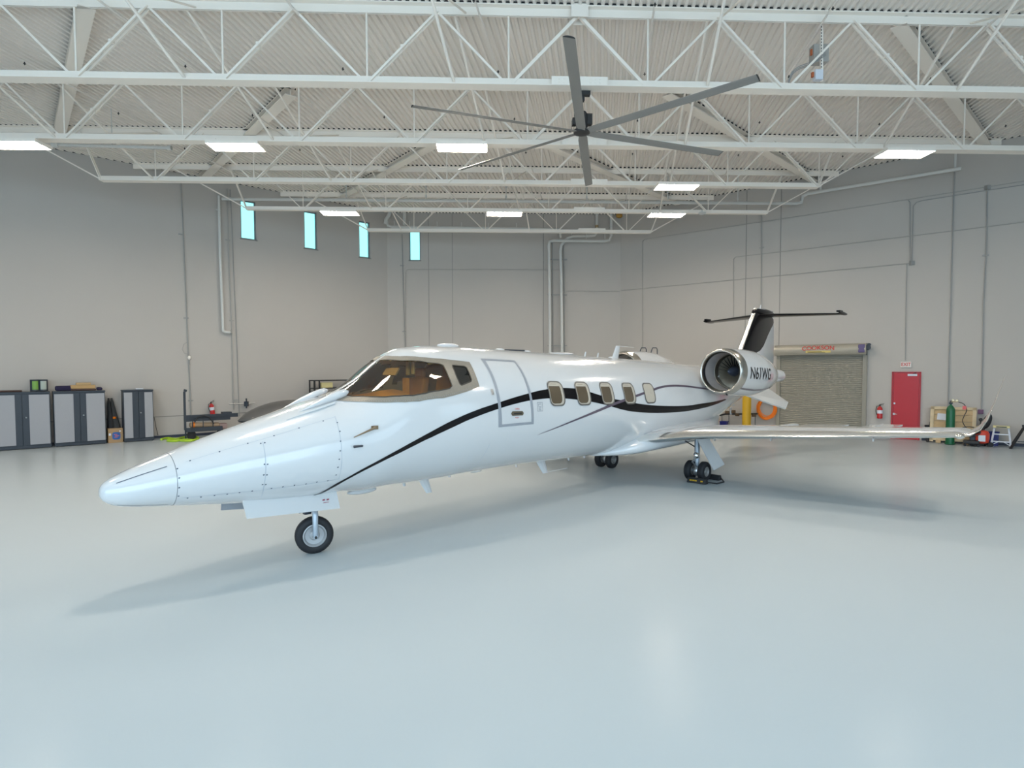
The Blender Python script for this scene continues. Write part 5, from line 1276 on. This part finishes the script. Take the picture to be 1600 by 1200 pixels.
# red compressor with wheels, black fan disc behind it
p = WR.pt(WR.sz(1534, 660, .75)[0], 0, .75); e = V(tuple(WR.ex)); 
cm = empty('red_compressor', (p[0], p[1], 0), WR.rz, label='red wheeled compressor standing below the winglet', cat='compressor')
m = MB(); m.lathe([(.10, .10), (.17, .14), (.19, .25), (.19, .42), (.15, .50), (.06, .53)], (.02, 0, 0), n=20); m.build('tank', mat('bright_red', (.70, .06, .03), .4), cm, smooth=True)
m = MB(); m.box((.02, -.20, .28), (.18, .01, .20), Matrix.Rotation(.1, 3, 'Z')); m.build('label', M_paper, cm)
for x in (-.22, .24): MB().lathe([(.07, -.03), (.08, 0), (.07, .03)], (x, -.05, .08), (0, 1, 0), 16).build('wheel', M_rubber, cm)
m = MB(); m.box((-.22, 0, .26), (.16, .22, .42)); m.build('motor', M_dark, cm, bevel=.03)
m = MB(); m.tube([(0, 0, .50), (.02, -.05, .62), (.10, -.05, .70)], .03, 8); m.build('neck', M_blk, cm)
p = wpt(WR, 1542.5, 658.5, .36); sd_ = empty('black_seat', (p.x, p.y, 0), WR.rz, label='black oval seat back standing behind the red compressor', cat='chair')
m = MB(); m.ell((0, 0, 0), (.11, .05, .26)); o = m.build('backrest', M_rubber, sd_, smooth=True); o.location = (0, 0, p.z); o.rotation_euler = (0, .28, 0)
m = MB(); m.tube([(-.06, .03, p.z-.2), (-.10, .03, .42)], .02, 8); m.build('pole', M_blk, sd_); m = MB(); m.box((-.1, .03, .40), (.34, .30, .07)); m.build('seat', M_blk, sd_, bevel=.02)
for a_ in range(5):
    t = a_*2*PI/5; MB().tube([(-.1, .03, .10), (-.1+.22*math.cos(t), .03+.22*math.sin(t), .05)], .018, 6).build('leg', M_blk, sd_)
    MB().ell((-.1+.23*math.cos(t), .03+.23*math.sin(t), .03), (.03, .03, .03)).build('caster', M_blk, sd_)
MB().tube([(-.1, .03, .08), (-.1, .03, .40)], .02, 8).build('gas_lift', M_blk, sd_)
p = wpt(WR, 1518, 680, .9); mc = empty('floor_machine', (p.x, p.y, 0), WR.rz, label='small black hose machine on casters in front of the crate', cat='machine')
m = MB(); m.box((0, 0, .14), (.42, .3, .12)); m.build('base', M_blk, mc, bevel=.03)
m = MB(); pth = [(.28*math.cos(t)-.05, -.1, .48+.16*math.sin(t)) for t in [2.4*PI*i/24 for i in range(25)]]; m.tube(pth, .014, 6); m.build('hose', M_blk, mc, smooth=True)
m = MB(); m.tube([(.20, 0, .15), (.22, 0, .86)], .015, 8); m.ell((.22, 0, .88), (.05, .04, .06)); m.ell((.05, 0, .48), (.18, .1, .08)); m.build('handle', M_blk, mc, smooth=True)
for x in (-.16, .18): MB().lathe([(.04, -.02), (.045, 0), (.04, .02)], (x, -.1, .045), (0, 1, 0), 12).build('caster', M_rubber, mc)
m = MB(); p = wpt(WR, 1450, 662, .5); m.bar(V((p.x, p.y, 0))+V((.05, 0, .02)), wpt(WR, 1449, 664, .35), .16, .05); m.bar(V((p.x, p.y, 0)), wpt(WR, 1454, 659, .35), .04, .04); tag(m.build('hand_tool', M_blk), 'dark hand tool leaning at the left end of the crate', 'tool')
# blue bins
def bin_(W, u0, u1, vt, off, label, mt=M_blue):
    s0, s1 = sorted((W.sz(u0, 650, off)[0], W.sz(u1, 650, off)[0])); z = W.sz((u0+u1)/2, vt, off)[1]; q = W.pt((s0+s1)/2, 0, off-(s1-s0)*.4)
    r_ = empty('plastic_bin', q, W.rz, label=label, cat='bin'); w_ = s1-s0
    m = MB(); m.add([(sx*w_/2*k, sy*w_*.4*k, zz) for zz, k in ((0, .86), (z, 1), (z, .94), (.02, .80)) for sx, sy in ((-1, -1), (1, -1), (1, 1), (-1, 1))],
        [(0, 3, 2, 1)]+[(a+i, a+(i+1) % 4, a+4+(i+1) % 4, a+4+i) for a in (0, 4, 8) for i in range(4)]+[(12, 13, 14, 15)]); m.build('body', mt, r_)
    m = MB(); 
    for a, b in (((-1, -1), (1, -1)), ((1, -1), (1, 1)), ((1, 1), (-1, 1)), ((-1, 1), (-1, -1))): m.bar((a[0]*w_/2, a[1]*w_*.4, z), (b[0]*w_/2, b[1]*w_*.4, z), .03, .03)
    m.build('rim', mt, r_); return r_
bin_(WR, 1546, 1562, 675.5, .34, 'dark blue plastic bin behind the step ladder')
bin_(WR, 1124.5, 1135, 659, .7, 'blue plastic bin on the floor beyond the wing by the yellow post')
# step ladder
p = WR.pt(WR.sz(1565, 660, .68)[0], 0, .68); sl = empty('step_ladder', (p[0], p[1], 0), WR.rz, label='small white step ladder with a pale yellow top', cat='ladder')
Hh = .64
for sx in (-1, 1):
    MB().bar((sx*.25, -.12, 0), (sx*.17, .05, Hh), .045, .03).build('rail', M_paper, sl)
    MB().bar((sx*.25, .42, 0), (sx*.16, .12, Hh), .03, .025).build('rear_leg', M_paper, sl)
for q in (.30, .66): MB().box((0, -.12+.17*q, Hh*q), (.5-.16*q, .12, .03)).build('step', M_paper, sl)
for sx in (-1, 1): MB().bar((sx*.23, -.10, .08), (sx*.06, -.07, .19), .02, .02).build('brace', M_paper, sl)
MB().box((0, .06, Hh+.02), (.42, .24, .06)).build('top_cap', M_lyel, sl, bevel=.01)
MB().box((0, -.062, Hh+.02), (.26, .003, .03)).build('label', M_dark, sl)
# black trestle
p = WR.pt(WR.sz(1604, 660, .85)[0], 0, .85); th = empty('folding_trestle', (p[0], p[1], 0), WR.rz, label='black folding trestle at the right edge of the view', cat='trestle')
for y in (-.05, .5):
    for sx in (-1, 1):
        MB().bar((sx*.36, y, 0), (sx*.03, .22, .72), .07, .04).build('leg', M_blk, th)
MB().bar((-.1, .22, .72), (.9, .22, .72), .08, .06).build('top_rail', M_blk, th); MB().bar((-.2, -.02, .24), (.2, -.02, .24), .04, .03).build('cross_bar', M_dark, th)

# things beyond the aircraft tail, by the right wall
p = wpt(WR, 1166.5, 650, .75); bo = MB().lathe([(.17, 0), (.17, 1.50), (.15, 1.57), (.09, 1.62), (0, 1.64)], (0, 0, 0), n=24).build('yellow_post', M_yel, smooth=True); bo.location = (p.x, p.y, 0); tag(bo, 'thick yellow bollard seen under the engine', 'bollard')
c_ = wpt(WR, 1198, 638, .16); ho = empty('orange_hose', c_, WR.rz, label='coiled orange air hose hanging on the right wall beside the rolling door', cat='hose')
for k in range(9):
    r_ = .29+.016*(k % 4)+.01*k; m = MB(); ph = random.uniform(0, 6)
    m.tube([(r_*.95*math.cos(t)+random.uniform(-.01, .01), -.02*(k % 3), r_*1.08*math.sin(t)-.02*(k % 3)+.012*math.sin(3*t+ph)) for t in [2*PI*i/28 for i in range(28)]], .017, 7, closed=True); m.build('coil', M_orange, ho, smooth=True)
m = MB(); m.box((0, .05, .30), (.30, .18, .08)); m.box((0, -.06, .36), (.06, .06, .10)); m.tube([(-.2, 0, .30), (.1, -.03, .34), (.22, 0, .22)], .018, 6); m.build('wall_hook', M_dark, ho)
pr = empty('air_line', wpt(WR, 1130, 647, .4), WR.rz, label='dark air pipe with valves on the right wall beside the yellow bollard', cat='pipe')
def pp(name, m, mt, **k): return inv_parent(m.build(name, mt, **k), pr)
pp('pipe', wtube(MB(), WR, [(1120, 650), (1134, 647), (1184, 646.5)], .035, .4), M_blk, smooth=True)
m = MB()
for u in (1142, 1171): m.box(wpt(WR, u, 644, .42), (.09, .09, .22)); m.ell(wpt(WR, u, 638, .42), (.05, .05, .07))
pp('valve', m, M_satin, bevel=.02)
m = MB(); 
for u in (1128, 1139, 1180): wtube(m, WR, [(u, 647), (u, 672)], .014, .4)
pp('drop_pipe', m, M_dark)
m = MB()
for u, v in ((1136, 644), (1146, 643), (1152, 648), (1178, 649)): m.box(wpt(WR, u, v, .42), (.16, .1, .12))
pp('fitting', m, mat('fitting_bronze', (.14, .09, .05), .5, metal=.4), bevel=.02)
m = MB(); m.box((0, 0, .42), (.5, .4, .84)); o = m.build('tool_chest', M_base, bevel=.02); q = wpt(WR, 1110, 660, .9); o.location = (q.x, q.y, 0); o.rotation_euler = (0, 0, WR.rz); tag(o, 'dark blue tool chest beyond the rear fuselage', 'chest')
m = MB(); m.ell((0, 0, .25), (.3, .2, .25)); o = m.build('orange_bag', mat('dull_orange', (.6, .15, .05), .7), smooth=True); q = wpt(WR, 1104, 668, 1.5); o.location = (q.x, q.y, 0); tag(o, 'dull orange bag on the floor beyond the rear fuselage', 'bag')
# access stand with two hooped handrails behind the fuselage
p = jw(13.2, -3.4); st = empty('access_stand', p, PI/2-AH, label='maintenance stand whose two thin hooped handrails show above the fuselage', cat='stand')
zt_ = 3.30
def hoop(u0, u1, v):
    a = on_plane(u0, v, (p.x, p.y, 0), np.array([0, 1., 0])); b = on_plane(u1, v, (p.x, p.y, 0), np.array([0, 1., 0])); return V(tuple(a)), V(tuple(b))
for (u0, u1) in ((1001, 1010), (1018.5, 1027)):
    a, b = hoop(u0, u1, 543.5); d_ = b-a; m = MB(); base0 = a-d_*.5; 
    m.tube([V((base0.x, base0.y, 1.9)), V((base0.x, base0.y, a.z-.35)), a-V((0, 0, .06)), a+d_*.15, b-d_*.15, b-V((0, 0, .06)), V((b.x, b.y, 1.9))], .016, 8); inv_parent(m.build('handrail', M_dark, smooth=True), st)
m = MB(); m.box((0, 0, 1.9), (1.1, .8, .05))
m.build('platform', M_dark, st)
for x in (-.5, .5):
    for y in (-.35, .35): MB().bar((x*1.4, y, 0), (x, y, 1.9), .05, .05).build('leg', M_dark, st)

# fan power box hung over the nearest truss
PY = np.array([0, 1., 0])
def yp(u, v, Y): return V(tuple(on_plane(u, v, (0, Y, 0), PY)))
eb = empty('fan_control_box', yp(1283, 128, 12.5), label='grey electrical box on a perforated strut above the nearest truss', cat='electrical box')
def ep(name, m, mt, **k): o = m.build(name, mt, **k); o.parent = eb; o.location = -eb.location; return o
a, b = yp(1268, 72, 12.6), yp(1291, 100, 12.6); ep('box', MB().box((a+b)/2, (abs(b.x-a.x), .2, abs(a.z-b.z))), M_conduit_l, bevel=.01)
ep('strut', MB().bar(yp(1283.5, 38, 12.48), yp(1283.5, 128, 12.48), .05, .05), M_steel)
m = MB(); 
for i in range(18): m.box(yp(1283.5, 42+4.8*i, 12.452), (.016, .004, .03))
ep('strut_slots', m, M_blk)
a, b = yp(1272, 110, 12.45), yp(1284, 126, 12.45); ep('switch', MB().box((a+b)/2, (abs(b.x-a.x), .12, abs(a.z-b.z))), M_paper, bevel=.01)
ep('knob', MB().box(yp(1269.5, 117, 12.4), (.04, .05, .10)), mat('knob_orange', (.5, .12, .04), .5)); ep('knob', MB().box(yp(1267.5, 82, 12.5), (.03, .05, .12)), mat('knob_orange', (.5, .12, .04), .5))
m = MB()
for k in range(3): m.tube([yp(u, v+k*2.2, 12.42) for u, v in smoothpoly([(1232, 126), (1238, 112), (1248, 104), (1262, 99), (1272, 94), (1290, 82)], 3)], .010, 6)
ep('cables', m, M_conduit, smooth=True)
p = V(tuple(on_floor(1097, 333.5, 8.22))); sm = MB().lathe([(.02, .12), (.02, .05), (.12, .04), (.14, .0), (.10, -.03), (0, -.04)], p, n=18).build('smoke_detector', M_pipe, smooth=True); tag(sm, 'small round white detector under the fourth truss right of the lamps', 'detector')
